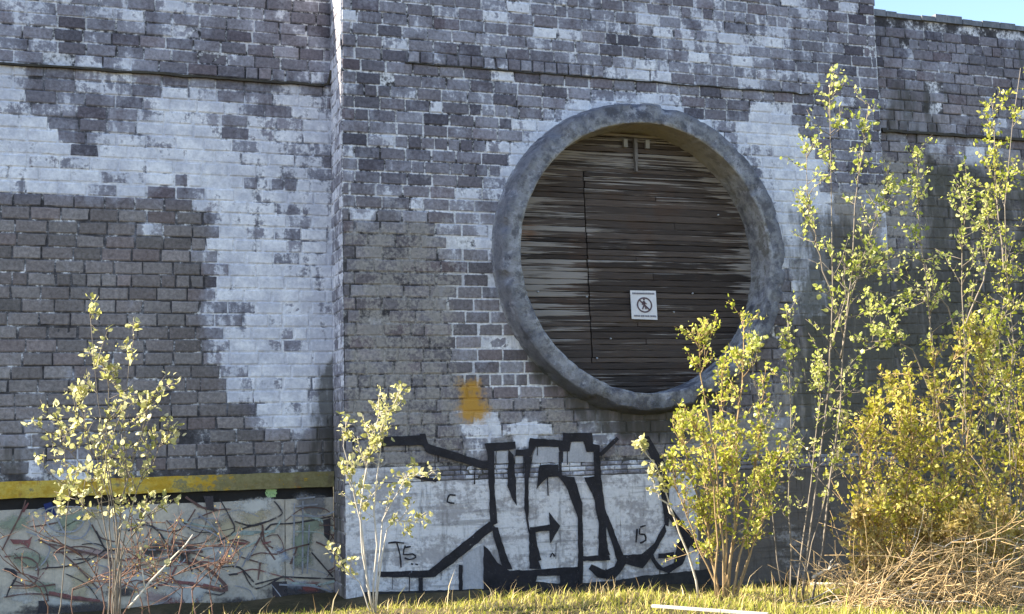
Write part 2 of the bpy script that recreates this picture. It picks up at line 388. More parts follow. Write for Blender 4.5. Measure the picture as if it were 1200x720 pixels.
# structural cores behind the faces, returns, coping
m = MB(); m.box(-24, -.03, RET+.03, RET+.5, -.5, 7.44); m.build('core', M_CORE, wl)
m = MB(); m.box(-24, -6.5, RET+.005, RET+.029, -.5, 7.44); m.build('far_render', M_CORE, wl)
mb = MB()                                           # middle core, with a round hole: left, right, above, below blocks plus fan
N = 48; R0 = 1.66
for (y0, y1) in ((.03, .5),):
    V = []; F = []
    for k in range(N):
        t = 2*math.pi*k/N; c, s = math.cos(t), math.sin(t)
        V.append((RCX + R0*c, y0, RCZ + R0*s))
        q = min((RCX-.02)/abs(c) if c < 0 else ((6.98-RCX)/c if c > 0 else 9), ((7.68-RCZ)/s if s > 0 else ((RCZ+.5)/-s if s < 0 else 9)))
        V.append((RCX + q*c, y0, RCZ + q*s))
    for k in range(N): F.append((2*k, 2*k+1, (2*k+3) % (2*N), (2*k+2) % (2*N)))
    mb.add(V, F)
mb.box(.021, 6.979, .5, .55, -.5, 7.67)
mb.build('core', M_CORE, wc)
m = MB(); m.box(.0, 7.0, -.004, .5, 7.70, 7.74); m.build('coping', M_CORE, wc)
m = MB(); m.box(7.0, 13, .08, .55, -.6, 7.09); m.build('core', M_CORE, wr)
# ragged top course and felt edge on the right wall
m = MB(); x = 7.0
while x < 13:
    L = rnd.uniform(.15, .32); m.box(x+.004, x+L-.004, .035 - rnd.uniform(0, .02), .5, 7.104, 7.16 + rnd.uniform(0, .05)); x += L
m.build('coping', mat_plaster('coping_stone', (.22, .22, .24), (.14, .15, .17), (.4, .4, .42), .4, 4), wr)
# right end of the taller middle wall above the right one
m = MB(); m.box(6.985, 7.012, .0, .55, 7.22, 7.70); m.build('end_face', M_CORE, wc)

# return face of the step (faces left): mortar sheet and courses of bricks
def ret_attr(V):
    z = V[:,2]; n = len(V); w = np.interp(z, [0, 1.6, 2.6, 4.5, 5.6, 8], [.15, .2, .52, .66, .62, .62]); d = np.interp(z, [0, 1.5, 2.4], [.55, .5, .0])
    return np.stack([w, np.interp(z, [2, 5], [.45, .3]), d], 1)
ny, nz = 9, 150; V = []; F = []
for j in range(nz):
    for i in range(ny):
        V.append((-.002 + rnd.uniform(-.006, .004) * (0 < i < ny-1), RET + .05 - (RET + .05 - .012) * i/(ny-1), -.5 + 8.2 * j/(nz-1)))
for j in range(nz-1):
    for i in range(ny-1): F.append((j*ny+i, j*ny+i+1, (j+1)*ny+i+1, (j+1)*ny+i))
V = np.array(V); n = len(V); z0 = np.zeros(n)
mesh('return_mortar', V, F, M_MORTAR, wc, dict(field_a=ret_attr(V), field_b=np.stack([z0+.5, z0, z0+.6], 1), field_c=np.stack([z0, z0+.2, z0], 1)))
V = []; F = []; B = []; rr = random.Random(19); k = 0; z = 5.965 - 45*BH
while z < 7.66:
    y = RET + .02 - (.15 if k % 2 else 0)
    cuts = [.004, .16, .46, RET+.02] if k % 2 else [.004, .31, RET+.02]
    for a, b in zip(cuts[:-1], cuts[1:]):
        v, f, e = brick_geo(a+.006, b-.006, z+.007, z+BH-.007, 0, rr)
        n0 = len(V); q = rr.uniform(-.007, .001); V += [(p[1] - .008 + q, p[0], p[2]) for p in v]; F += [tuple(i+n0 for i in t)[::-1] for t in f]
        val = min(1, max(0, rr.gauss(.5, .25))); B += [(val, x, .7) for x in e]
    z += BH; k += 1
V = np.array(V); n = len(V); A = ret_attr(V); A[:,0] += np.repeat([rr.gauss(0, .1) for _ in range(n//34)], 34)
mesh('return_bricks', V, F, M_BRICK, wc, dict(field_a=A, field_b=B, field_c=np.stack([np.zeros(n), np.full(n, .2), np.full(n, .1)], 1)))['kind'] = 'stuff'

# flashings and cracks along the walls
def strip(parent, x0, x1, z, h, y0, y1, nm='flashing', wob=.008, mat=None):
    n = int((x1-x0)/.12)+2; V = []; F = []
    for i in range(n):
        x = x0 + (x1-x0)*i/(n-1); dz = rnd.uniform(-wob, wob); hh = h*rnd.uniform(.7, 1.25)
        V += [(x, y1, z+dz), (x, y0, z+dz), (x, y0, z+dz+hh), (x, y1, z+dz+hh*1.3)]
    for i in range(n-1):
        for k in range(4): F.append((4*i+k, 4*i+(k+1) % 4, 4*i+4+(k+1) % 4, 4*i+4+k))
    F += [(0, 1, 2, 3), (4*n-1, 4*n-2, 4*n-3, 4*n-4)]
    off = parent_world(parent); return mesh(nm, np.array(V)-off, F, mat or M_FLASH, parent)
strip(wl, -6.5, -.09, 5.80, .024, RET-.045, RET+.03)
m = MB(); m.tube([(-.10, RET-.03, 5.812), (-.05, RET-.05, 5.83), (-.035, RET-.09, 5.88), (-.03, RET-.12, 5.97)], [.016, .017, .016, .010], 6); m.build('flashing_end', M_FLASH, wl)
strip(wc, .72, 5.95, 5.953, .011, -.022, .03)
strip(wr, 7.03, 13, 5.55, .034, .005, .09)
m = MB(); m.box(7.03, 7.1, 0.01, .06, 5.545, 5.60); m.build('bracket', M_FLASH, wr)

# ---------------------------------------------------------------- lower concrete, yellow beam
def sheet(name, parent, X0, X1, Z0, Z1, Y, mat, attr=None, th=.12, st=.08):
    nx = max(2, int((X1-X0)/st)+1); nz = max(2, int((Z1-Z0)/st)+1); V = []; F = []
    for j in range(nz):
        for i in range(nx):
            e = i in (0, nx-1) or j in (0, nz-1)
            V.append((X0+(X1-X0)*i/(nx-1) + (rnd.uniform(-.003, .003) if i in (0, nx-1) else 0), Y + (.006 if e else rnd.uniform(-.0008, .0008)), Z0+(Z1-Z0)*j/(nz-1) + (rnd.uniform(-.004, .004) if j in (0, nz-1) else 0)))
    for j in range(nz-1):
        for i in range(nx-1): F.append((j*nx+i, j*nx+i+1, (j+1)*nx+i+1, (j+1)*nx+i))
    n = len(V); rim = [i for i in range(nx)] + [j*nx+nx-1 for j in range(1, nz)] + [(nz-1)*nx+i for i in range(nx-2, -1, -1)] + [j*nx for j in range(nz-2, 0, -1)]
    V += [(V[k][0], Y+th, V[k][2]) for k in rim]; mm = len(rim)
    for k in range(mm): F.append((rim[k], n+k, n+(k+1) % mm, rim[(k+1) % mm]))
    off = parent_world(parent); at_ = None
    if attr: at_ = dict(field_a=np.array([attr(v) for v in V]))
    return mesh(name, np.array(V)-off, F, mat, parent, at_)
for a, b in ((0.0, .83), (.83, 3.17), (3.17, 4.15), (4.15, 5.5), (5.5, 7.0)):
    sheet('concrete_panel', wc, a+.0015, b-.0015, -.5, 1.295, -.012, M_BASE if b < 4.5 else M_BASE_D)
# band of thin bricks between panel and wall
x = .02; k = 0
for row in range(3):
    x = .84 + .06*row
    while x < 6.9:
        L = rnd.uniform(.14, .2); z = 1.30 + .052*row
        V, F, E = brick_geo(x+.004, min(x+L, 6.98)-.004, z+.004, z+.047, -.005 - rnd.uniform(0, .004), rnd)
        n = len(V); w = rnd.uniform(.35, .75) if 1.2 < x < 3.9 else rnd.uniform(.1, .45)
        mesh('thin_brick', V, F, M_BRICK, wc, dict(field_a=np.tile((w, .2, .1), (n, 1)), field_b=np.stack([np.full(n, rnd.random()), E, np.full(n, .4)], 1), field_c=np.tile((.06, .3, .1), (n, 1))))
        x += L
m = MB(); m.box(.0, 7.0, .006, .05, 1.29, 1.48); m.build('mortar_bed', mat_plaster('dark_mortar', (.07, .065, .06), (.12, .11, .1)), wc)
sheet('concrete_panel', wc, .004, .83, 1.303, 1.462, -.008, M_BASE)
# left: panels, black slot, yellow beam
for a, b in ((-6.5, -3.9), (-3.9, -.55), (-.55, -.012)):
    sheet('concrete_panel', wl, a+.004, b-.004, -.5, 1.135, RET-.01, M_BASE_L)
sheet('black_band', wl, -6.5, -.014, 1.138, 1.252, RET+.012, paint('black_band_paint', (.018, .015, .014)), th=.1)
sheet('yellow_beam', wl, -6.5, -.014, 1.255, 1.425, RET-.045, M_YELLOW, attr=lambda v: (max(0, min(1, (v[0]+2.1)/1.3)), 0, 0), th=.16)

# ---------------------------------------------------------------- graffiti (flat spray paint just above the surfaces)
layer = [0]
def gpoly(parent, polys, Y, mat, name, conv):
    V = []; F = []
    off = parent_world(parent)
    for poly in polys:
        layer[0] += 1; y = Y - .004 - .0005 * (layer[0] % 40)
        P = []
        q = [conv(*p) for p in poly]
        for i in range(len(q)):                      # subdivide and roughen the outline a little
            a = np.array(q[i], float); b = np.array(q[(i+1) % len(q)], float); n = max(1, int(np.hypot(*(b-a))/5))
            for k in range(n):
                c = a + (b-a)*k/n; P.append((c[0] + rnd.uniform(-.5, .5), c[1] + rnd.uniform(-.5, .5)))
        n0 = len(V); V += [at(px, py, y) - off for px, py in P]; F.append(tuple(range(n0, n0+len(P))))
    o = mesh(name, V, F, mat, parent)
    import bmesh
    bm = bmesh.new(); bm.from_mesh(o.data); bmesh.ops.triangulate(bm, faces=bm.faces[:], ngon_method='EAR_CLIP')
    for f in bm.faces:
        if f.normal.y > 0: f.normal_flip()
    bm.to_mesh(o.data); bm.free(); return o
def gstroke(parent, lines, Y, mat, name, conv, w):
    """spray strokes along polylines; one ribbon each"""
    V = []; F = []; off = parent_world(parent)
    for ln in lines:
        layer[0] += 1; y = Y - .004 - .0005 * (layer[0] % 40)
        ww = w
        if isinstance(ln[0], (int, float)): ww, ln = ln[0], ln[1:]
        q = [np.array(conv(*p), float) for p in ln]; P = []
        for i in range(len(q)-1):                    # Catmull-Rom
            p0, p1, p2, p3 = q[max(i-1, 0)], q[i], q[i+1], q[min(i+2, len(q)-1)]
            n = max(2, int(np.hypot(*(p2-p1))/6))
            for k in range(n):
                t = k/n; P.append(.5*((2*p1)+(p2-p0)*t+(2*p0-5*p1+4*p2-p3)*t*t+(3*p1-p0-3*p2+p3)*t**3))
        P.append(q[-1]); n0 = len(V)
        for i, p in enumerate(P):
            d = P[min(i+1, len(P)-1)] - P[max(i-1, 0)]; d = d/(np.hypot(*d)+1e-9); nn = np.array((-d[1], d[0])) * ww/2 * rnd.uniform(.75, 1.2)
            V += [at(*(p+nn), y)-off, at(*(p-nn), y)-off]
        for i in range(len(P)-1): F.append((n0+2*i, n0+2*i+1, n0+2*i+3, n0+2*i+2))
    return mesh(name, V, F, mat, parent)
cz = lambda x, y: (400 + x/3, 480 + y/3)             # enlarged view of the middle piece
YG = -.016
M_SILVER = mat_plaster('pale_fill_paint', (.50, .485, .50), (.40, .39, .41), (.25, .24, .24), .6, 2.2)
gpoly(wc, [[(538,148),(588,146),(586,188),(538,190)],[(612,165),(642,165),(644,188),(612,189)],[(672,165),(684,132),(765,132),(768,186),(672,188)],
           [(808,116),(850,114),(862,150),(888,150),(892,184),(778,186),(780,150),(803,148)],[(430,515),(500,470),(505,560),(500,650),(428,650)]], -.010, M_SILVER, 'graffiti_fill', cz)
gpoly(wc, [
 [(120,97),(275,92),(275,85),(295,85),(304,120),(512,186),(522,207),(500,210),(300,152),(284,126),(120,130)],
 [(503,120),(610,112),(613,138),(538,147),(540,300),(550,400),(524,412),(520,300),(513,150)],
 [(588,140),(606,160),(614,250),(617,340),(600,312),(584,270),(586,200)],
 [(612,141),(658,138),(662,100),(778,108),(780,82),(882,82),(885,120),(908,125),(908,150),(862,148),(852,112),(805,114),(802,147),(768,148),(764,131),(682,130),(668,165),(612,163)],
 [(643,163),(670,166),(658,260),(658,400),(674,480),(704,560),(662,560),(660,440),(643,350),(645,250)],
 [(698,195),(762,193),(764,235),(727,236),(686,280),(690,240)],
 [(764,148),(780,150),(774,200),(776,232),(818,238),(848,330),(850,516),(940,513),(945,531),(850,533),(848,622),(832,622),(832,380),(790,270),(764,238)],
 [(852,238),(890,236),(886,130),(908,152),(914,240),(928,350),(992,512),(1056,508),(1100,470),(1136,402),(1144,428),(1104,500),(1060,560),(1002,542),(962,598),(900,592),(868,560),(878,545),(930,567),(958,552),(970,530),(950,470),(932,412),(936,490),(944,512),(904,516),(904,400),(888,310)],
 [(662,415),(733,404),(729,360),(770,410),(735,472),(730,426),(682,432),(690,480),(704,530),(690,535),(664,450)],
 [(130,570),(308,566),(522,392),(542,415),(430,512),(330,587),(290,592),(130,588)],
 [(526,412),(550,415),(576,500),(602,562),(570,562),(545,480)],
 [(500,478),(515,488),(548,540),(590,566),(700,563),(832,552),(832,640),(770,640),(768,585),(690,585),(680,620),(612,596),(602,645),(500,655)],
 [(413,545),(426,548),(426,652),(413,652)], [(272,592),(286,592),(286,662),(272,662)],
 [(240,225),(340,246),(334,257),(240,236)], [(908,152),(968,95),(976,106),(914,168)],
 [(1050,97),(1082,95),(1132,180),(1152,262),(1152,410),(1138,408),(1120,270),(1098,190),(1062,112)],
 [(1095,500),(1106,530),(1130,556),(1168,540),(1182,470),(1215,440),(1230,470),(1200,545),(1150,577),(1110,562),(1085,522)],
 [(1115,508),(1170,500),(1170,519),(1115,525)],
 [(1150,330),(1200,400),(1260,470),(1250,500),(1190,440),(1150,380)]], YG-.004, M_BLACK, 'graffiti_outline', cz)
gstroke(wc, [[(165,470),(190,467),(220,470)],[(195,470),(206,510),(210,556)],[(225,478),(218,510),(250,508),(262,520),(240,528),(222,522)],[(222,486),(245,482)],
             [(245,542),(252,545)],[(260,544),(270,546)],[(1040,420),(1036,468)],[(1050,418),(1048,438),(1066,440),(1070,460),(1050,470)],[(1050,414),(1070,408)],
             [(380,300),(372,325),(398,330)],[(380,300),(402,302)],[(735,520),(742,505),(750,518)]], YG-.004, M_BLACK, 'graffiti_tag', cz, 2.0)
dr_ = random.Random(12)
gstroke(wc, [[dr_.uniform(.7, 1.5), (x, y), (x + dr_.uniform(-2, 2), y + dr_.uniform(12, 30)), (x + dr_.uniform(-2, 2), y + dr_.uniform(32, 70))] for x, y in ((225,122),(330,160),(420,190),(470,205),(690,128),(725,235),(755,470),(640,165),(795,148),(890,150),(960,595),(1120,560),(350,560),(240,588),(180,586),(545,147),(930,560),(1140,300))], YG-.004, M_BLACK, 'paint_drips', cz, 1.)
gpoly(wc, [[(80,642),(270,638),(500,630),(620,600),(760,612),(840,612),(960,602),(1060,585),(1300,560),(1300,740),(80,740)]], YG-.001, paint('black_paint_base_shade', (.035,.033,.033), .85, .5), 'black_coat_base_shade', cz)  # black paint at the wall foot, with the base shade painted into it
# left wall tangle
ca = lambda x, y: (x/4, 540 + y/4); cb = lambda x, y: (200 + x/4, 540 + y/4); YL = RET - .012
def pc(name, c): return mat_spray(name, c, .25)
LC = dict(red=pc('red_spray', (.17,.07,.065)), brown=pc('brown_spray', (.12,.07,.06)), dark=pc('charcoal_spray', (.045,.038,.04)), blue=pc('navy_spray', (.02,.03,.12)),
          green=pc('pale_green_spray', (.26,.36,.16)), lblue=pc('light_blue_spray', (.30,.37,.46)), grey=pc('grey_spray', (.24,.24,.26)), ltgrey=pc('pale_grey_spray', (.48,.47,.46)), teal=pc('grey_green_spray', (.27,.31,.28)), sand=pc('sand_spray', (.44,.40,.30)))
def blob(cx, cy, rx, ry, n=18): return [(cx + rx*math.cos(2*math.pi*k/n)*rnd.uniform(.8, 1.15), cy + ry*math.sin(2*math.pi*k/n)*rnd.uniform(.8, 1.15)) for k in range(n)]
def mat_soft(name, c):
    n = NT(name); P = n.pos(); n1 = n.noise(P, 5, 4, .65); n2 = n.noise(P, 30, 2); a = n.attr('field_a')
    n.fin(n.val(c, n.rng(n1, .25, .75, .7, 1.25)), .85, .2); n.bump(n2, .3, .004)
    k = n.mul(n.step(n.add(a[0], n.add(n.mul(n.add(n1, -.5), 1.6), n.mul(n.add(n2, -.5), .6))), .15, .75), .8)
    tr = n.t.nodes.new('ShaderNodeBsdfTransparent'); mx = n.t.nodes.new('ShaderNodeMixShader'); n.lk(k, mx.inputs[0])
    n.t.links.new(tr.outputs[0], mx.inputs[1]); n.t.links.new(n.bsdf.outputs[0], mx.inputs[2]); n.t.links.new(mx.outputs[0], n.out.inputs[0]); return n.m
def soft(parent, blobs, Y, mat, conv):
    V = []; F = []; A = []; off = parent_world(parent)
    for (cx, cy, rx, ry) in blobs:
        layer[0] += 1; y = Y - .003 - .0005 * (layer[0] % 20); n0 = len(V); n = 20; ph = rnd.random()*6
        for k, rr in enumerate((.001, .5, 1.15)):
            for q in range(n):
                t = 2*math.pi*q/n; w = 1 + .22*math.sin(2*t+ph) + .12*math.sin(5*t+2*ph)
                V.append(at(*conv(cx + rx*rr*w*math.cos(t), cy + ry*rr*w*math.sin(t)), y) - off); A.append((1 - rr/1.15, 0, 0))
        for k in range(2):
            for q in range(n): F.append((n0+k*n+q, n0+k*n+(q+1) % n, n0+(k+1)*n+(q+1) % n, n0+(k+1)*n+q))
    return mesh('spray_haze', V, F, mat, parent, dict(field_a=A))
SM = {k: mat_soft('soft_'+k, c) for k, c in dict(green=(.30,.33,.24), white=(.60,.57,.52), grey=(.22,.21,.21), blue=(.34,.38,.47), sand=(.52,.44,.30), red=(.26,.09,.08), dark=(.07,.06,.06), rose=(.42,.30,.28)).items()}
soft(wl, [(130,470,110,60),(330,280,90,60),(60,300,80,60),(200,600,100,40)], YL, SM['green'], ca)
soft(wl, [(250,310,100,60),(280,660,150,45),(90,640,110,35),(640,560,90,60),(560,250,110,50)], YL, SM['white'], ca)
soft(wl, [(380,580,70,90),(690,460,80,90),(450,250,90,50)], YL, SM['sand'], ca)
soft(wl, [(520,560,60,70),(760,650,130,40),(420,430,130,30)], YL, SM['rose'], ca)
soft(wl, [(720,420,70,50),(560,620,90,35),(330,700,420,36)], YL, SM['dark'], ca)  # the last, wide patch darkens the wall along its foot
soft(wl, [(100,600,180,80),(220,420,100,60),(480,480,80,70),(390,210,110,50)], YL, SM['white'], cb)
soft(wl, [(260,330,130,70),(390,270,110,60)], YL, SM['sand'], cb)
soft(wl, [(660,210,110,65),(220,320,70,70),(620,420,60,140)], YL, SM['grey'], cb)
soft(wl, [(620,400,70,120),(680,300,90,50)], YL, SM['green'], cb)
soft(wl, [(775,455,34,62),(520,440,60,40),(600,600,100,40),(80,640,150,30)], YL, SM['blue'], cb)
soft(wl, [(60,430,110,70),(600,620,200,45),(330,680,360,36)], YL, SM['dark'], cb)  # the last, wide patch carries the darker foot on to the right
soft(wl, [(660,590,70,30),(30,650,120,30)], YL, SM['red'], cb)
gpoly(wl, [blob(470,152,30,26)], RET-.0, LC['green'], 'graffiti_blob', cb)
gpoly(wl, [[(205,205),(240,195),(250,215),(268,262),(240,262),(215,240)]], YL-.002, LC['blue'], 'graffiti_patch', ca)
gpoly(wl, [[(180,655),(222,655),(220,715),(178,715)],[(20,500),(70,510),(80,545),(60,540),(50,525),(20,512)]], YL-.002, LC['dark'], 'graffiti_mark', ca)
gpoly(wl, [[(155,165),(200,165),(205,235),(170,230)],[(475,570),(545,565),(545,640),(480,640)],[(270,530),(310,525),(315,537),(275,540)],[(715,280),(750,270),(745,380),(720,350)]], YL-.002, LC['dark'], 'graffiti_mark', cb)
gpoly(wl, [[(45,370),(130,372),(155,352),(134,412),(112,392),(60,392)],[(95,240),(130,195),(136,203),(112,243)],[(230,612),(330,630),(470,652),(470,662),(300,648),(228,626)]], YL-.002, LC['red'], 'graffiti_mark', ca)
gstroke(wl, [[(20,640),(120,625),(240,630),(330,650),(500,665)],[(120,185),(100,245),(40,360),(10,420)],[(230,390),(330,410),(480,450),(600,470)],[(250,430),(400,430),(500,460)],
             [(180,370),(300,440),(460,600)],[(430,300),(470,360),(540,380)],[(60,560),(150,590),(260,580)],[(780,280),(820,330),(800,390)],[(740,600),(640,560),(560,600)]], YL-.003, LC['brown'], 'graffiti_scrawl', ca, 1.8)
gstroke(wl, [[(20,515),(70,520),(75,550),(45,600),(30,640)],[(600,330),(680,300),(740,330),(800,420)],[(450,330),(500,420),(560,410)],[(760,400),(860,440),(900,520)]], YL-.003, LC['dark'], 'graffiti_scrawl', ca, 2.1)
gstroke(wl, [[(230,180),(280,270),(300,330),(220,380)],[(300,285),(390,305),(510,260),(520,235),(485,190)],[(220,375),(320,325),(450,285)],[(440,340),(470,300),(560,295),(660,280),(760,260)],
             [(340,520),(400,600),(530,540)],[(395,580),(530,545)],[(80,470),(180,550),(250,600),(230,630),(100,600)],[(240,500),(320,500),(390,570)],[(660,430),(760,545)],[(530,545),(640,550),(780,555)]], YL-.003, LC['dark'], 'graffiti_scrawl', cb, 1.9)
gstroke(wl, [[3,(70,170),(150,220),(220,230)],[4,(0,565),(100,580),(240,610),(260,590),(180,510),(100,460)],[(200,410),(300,370),(370,385),(290,395)],[(430,330),(425,370),(490,465)],[(430,300),(440,380),(480,410)],[3,(0,380),(80,400),(150,430)],[(380,430),(420,360)],[(410,560),(420,480)]], YL-.004, LC['brown'], 'graffiti_scrawl', cb, 2.0)
gstroke(wl, [[(240,400),(200,470)],[(270,420),(235,490)],[(300,430),(265,495)],[(335,430),(300,500)],[(370,430),(335,500)],[(400,400),(360,470)],[(580,200),(575,540)],[(620,190),(618,530)],[(590,180),(680,170)],[(590,215),(690,205)],[(650,300),(640,530)]], YL-.004, LC['grey'], 'graffiti_scrawl', cb, 1.8)
sr = random.Random(77)
for key, cnt, wd in (('brown', 24, 1.3), ('dark', 10, 1.1), ('grey', 24, 1.4), ('red', 6, 1.6), ('teal', 8, 2.2)):
    lines = []
    for _ in range(cnt):
        x = sr.uniform(5, 390); y = sr.uniform(600, 690); a = sr.choice((sr.uniform(-.5, .5), sr.uniform(-1.5, 1.5))); ln = [wd*sr.uniform(.6, 1.5), (x, y)]
        turn = sr.gauss(0, .5)
        for k in range(sr.randint(2, 5)):
            st = sr.uniform(10, 32); x += st*math.cos(a); y += st*math.sin(a)*.7; a += turn + sr.gauss(0, .35)
            x = min(max(x, 2), 392); y = min(max(y, 594), 712); ln.append((x, y))
        lines.append(ln)
    gstroke(wl, lines, YL-.001, LC[key], 'graffiti_scrawl', lambda x, y: (x, y), wd)
gstroke(wl, [[3,(0,570),(120,575),(230,600)],[(290,380),(360,390)],[2,(430,390),(470,380)]], YL-.005, LC['red'], 'graffiti_scrawl', cb, 2.2)

# ---------------------------------------------------------------- round concrete opening
def mat_ring():
    n = NT('weathered_ring_concrete'); P = n.pos(); n1 = n.noise(P, 3.4, 6, .7); n2 = n.noise(P, 6.5, 7, .72); n3 = n.noise(P, 60, 3)
    col = n.ramp(n1, [(.38, (.09, .09, .11)), (.46, (.19, .19, .215)), (.54, (.33, .325, .33)), (.62, (.16, .15, .14))])
    col = n.mix(n.mul(n.step(n2, .51, .64), .6), col, (.095, .095, .10))
    col = n.mix(n.mul(n.step(n2, .48, .38), .6), col, (.46, .46, .50))
    c = n.attr('field_a')
    col = n.mix(n.mul(c[0], n.rng(n1, .3, .7, .4, 1)), col, (.35, .31, .25))
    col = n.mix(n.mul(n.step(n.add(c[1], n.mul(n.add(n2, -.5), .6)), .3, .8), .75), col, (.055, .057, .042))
    col = n.mix(n.mul(n.step(n.add(c[2], n.mul(n.add(n1, -.5), 1.6)), .35, .75), .7), col, (.10, .10, .125))
    n.bump(n.add(n2, n.mul(n3, .3)), 1.0, .035); return n.fin(col, .92, .2)
ring = empty('round_window_surround', (RCX, 0, RCZ), 'large weathered grey concrete ring standing out from the brick wall', 'concrete ring')
prof = [(1.87, .06), (1.835, -.06), (1.812, -.19), (1.80, -.226), (1.778, -.242), (1.70, -.247), (1.63, -.249), (1.598, -.247), (1.585, -.236), (1.582, -.12), (1.58, .0), (1.578, .14), (1.575, .30), (1.66, .32)]
NS = 264; V = []; F = []; A = []
from mathutils import noise as mn
rs = random.Random(3)
for k in range(NS):
    t = 2*math.pi*k/NS; c, s = math.cos(t), math.sin(t)
    seg = abs(((k / NS * 22) % 1) - .5) * 2          # cast segments: shallow joints and small steps
    sid = int(k / NS * 22 + .5) % 22; jr = .008 if seg > .95 else 0
    step_ = (mn.noise((sid*3.7, 1.3, 0)) * .007)
    for i, (r_, y_) in enumerate(prof):
        p = Vector((r_*c*3, y_*3, r_*s*3)); q = mn.noise(p) * .010 + mn.noise(p*3.1) * .007 + mn.noise(p*8) * .004
        dr = q + step_; dy = mn.noise(p*2.3 + Vector((9, 0, 0))) * .010 + mn.noise(p*7 + Vector((5, 0, 0))) * .005
        ch = mn.noise(Vector((c*9, s*9, 4.)))        # chipped stretches of the outer and inner arris
        if i in (2, 3, 4) and ch > .22: dr -= .09*(ch-.22) * (1.6 if i == 3 else 1) + rs.uniform(0, .012); dy += .09*(ch-.22) + rs.uniform(0, .008)
        ch2 = mn.noise(Vector((c*11, s*11, 14.)))
        if i in (6, 7, 8) and ch2 > .3: dr += .05*(ch2-.3); dy += .08*(ch2-.3)
        inner = i >= 8
        rr = r_ + dr*(.6 if inner else 1) + (jr if inner else -jr)
        V.append((rr*c, y_ + dy + (.006 if jr else 0), rr*s + .02*(i < 6)))
        inn = 1. if 8 <= i <= 12 else (.3 if i == 7 else 0)
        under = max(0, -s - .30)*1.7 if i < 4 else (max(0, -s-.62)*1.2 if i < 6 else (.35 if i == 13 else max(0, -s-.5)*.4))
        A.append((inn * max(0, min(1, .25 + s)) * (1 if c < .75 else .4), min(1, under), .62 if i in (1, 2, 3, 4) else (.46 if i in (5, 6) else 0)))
n = len(prof)
for k in range(NS):
    for i in range(n-1):
        a = k*n+i; b = ((k+1) % NS)*n+i; F.append((a, a+1, b+1, b))
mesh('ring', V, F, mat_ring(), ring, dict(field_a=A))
ring.children[0].data.polygons.foreach_set('use_smooth', [True]*len(F)); ring.children[0].data.set_sharp_from_angle(angle=math.radians(32))

def mat_wood():
    n = NT('weathered_planks'); P = n.pos(); c = n.attr('field_a')
    g = n.noise(n.scale(P, (.45, 1, 24)), 2.2, 5, .62); g2 = n.noise(n.scale(P, (1, 1, 60)), 4, 5, .7); n1 = n.noise(P, 1.5, 4)
    dark = n.mix(c[1], (.036, .028, .025), (.10, .076, .064))
    dark = n.val(dark, n.rng(g2, .3, .7, .55, 1.5))
    dark = n.mix(n.mul(n.step(n1, .5, .7), .4), dark, (.09, .045, .025))
    pale = n.mix(g2, (.36, .33, .31), (.22, .18, .15))
    f = n.add(c[0], n.add(n.mul(n.add(g, -.5), 3.3), n.mul(n.add(n1, -.5), .7)))
    col = n.mix(n.step(f, .55, .8), dark, pale)
    col = n.mix(n.mul(n.step(n.add(c[2], n.mul(n.add(g, -.5), 1.)), .5, .7), .8), col, (.20, .085, .035))
    n.bump(n.add(g2, n.mul(g, .6)), .7, .008); return n.fin(col, .85, .2)
M_WOOD = mat_wood()
door = empty('wooden_shutter', (RCX, .2, RCZ), 'round dark weathered plank door filling the concrete ring', 'door')
RD = 1.57; ph = .072; GAPX = -.60; rd = random.Random(11)
z = -RD + .01; row = 0
tilt = .0
while z < RD - .03:
    h = ph * rd.uniform(.72, 1.22); h = min(h, RD - z); zc = z + h/2
    half = math.sqrt(max(0.01, (RD+.02)**2 - min(abs(z), abs(z+h), abs(zc))**2))
    gx = GAPX + .018 * zc * -1 + rd.uniform(-.006, .006)
    pieces = []
    if half > .06:
        if abs(gx) < half - .05 and zc < 1.1 and zc > -1.2: pieces = [(-half, gx - .008), (gx + .008, half)]
        elif half > .05: pieces = [(-half, half)]
        if rd.random() < .18 and len(pieces) == 2:
            s_ = rd.uniform(.0, .6); a, b = pieces[1]; pieces = [pieces[0], (a, s_ - .003), (s_ + .003, b)]
    for (a, b) in pieces:
        yy = .0 + rd.uniform(-.008, .008); nx = max(3, int((b-a)/.12)); V = []; F = []; A = []
        g0 = rd.uniform(.0005, .005); g1 = rd.uniform(.0005, .004); d0 = rd.random(); lfo = rd.uniform(-.45, .35); lfa = rd.choice((.45, .8, 1, 1.15)); rto = rd.uniform(-.10, .06); lift = rd.choice((-.1, 0, .05, .2, .45)) * rd.uniform(.5, 1); gz = rd.uniform(-.004, .004)
        for i in range(nx+1):
            x = a + (b-a)*i/nx
            zb = z + g0 + rd.uniform(-.0035, .0035) + gz*(i/nx-.5); zt = z + h - g1 + rd.uniform(-.0035, .0035) + gz*(i/nx-.5)
            for (yq, zq) in ((yy+.03, zb), (yy+.004, zb), (yy, zb+.008), (yy, zt-.008), (yy+.004, zt), (yy+.03, zt)): V.append((x, yq, zq))
            el_ = math.hypot(x, zc)/RD
            lf = max(0, min(1, (-x - .45 + lfo)/.7)) * lfa if zc > -1.0 else 0
            if zc > .75: lf *= .7
            rt = max(0, min(1, (el_ - .80 + rto)/.17)) * (1 if (x > 0 and zc > -.35) else .25) * .9
            up = max(0, (zc - .6)/.8) * .6
            A += [(max(lf*1.0, rt, up) * .74 + lift * .75 + .11, d0, max(0, 1 - math.hypot(x+1.35, (zc-.3)*1.2)/.7) * .62)] * 6
        for i in range(nx):
            for q in range(5): F.append((6*i+q, 6*i+6+q, 6*i+7+q, 6*i+1+q))
        F += [tuple(range(6))[::-1], tuple(6*nx+q for q in range(6))]
        mesh('plank', V, [f[::-1] for f in F], M_WOOD, door, dict(field_a=A))
    z += h; row += 1
m = MB(); N = 48
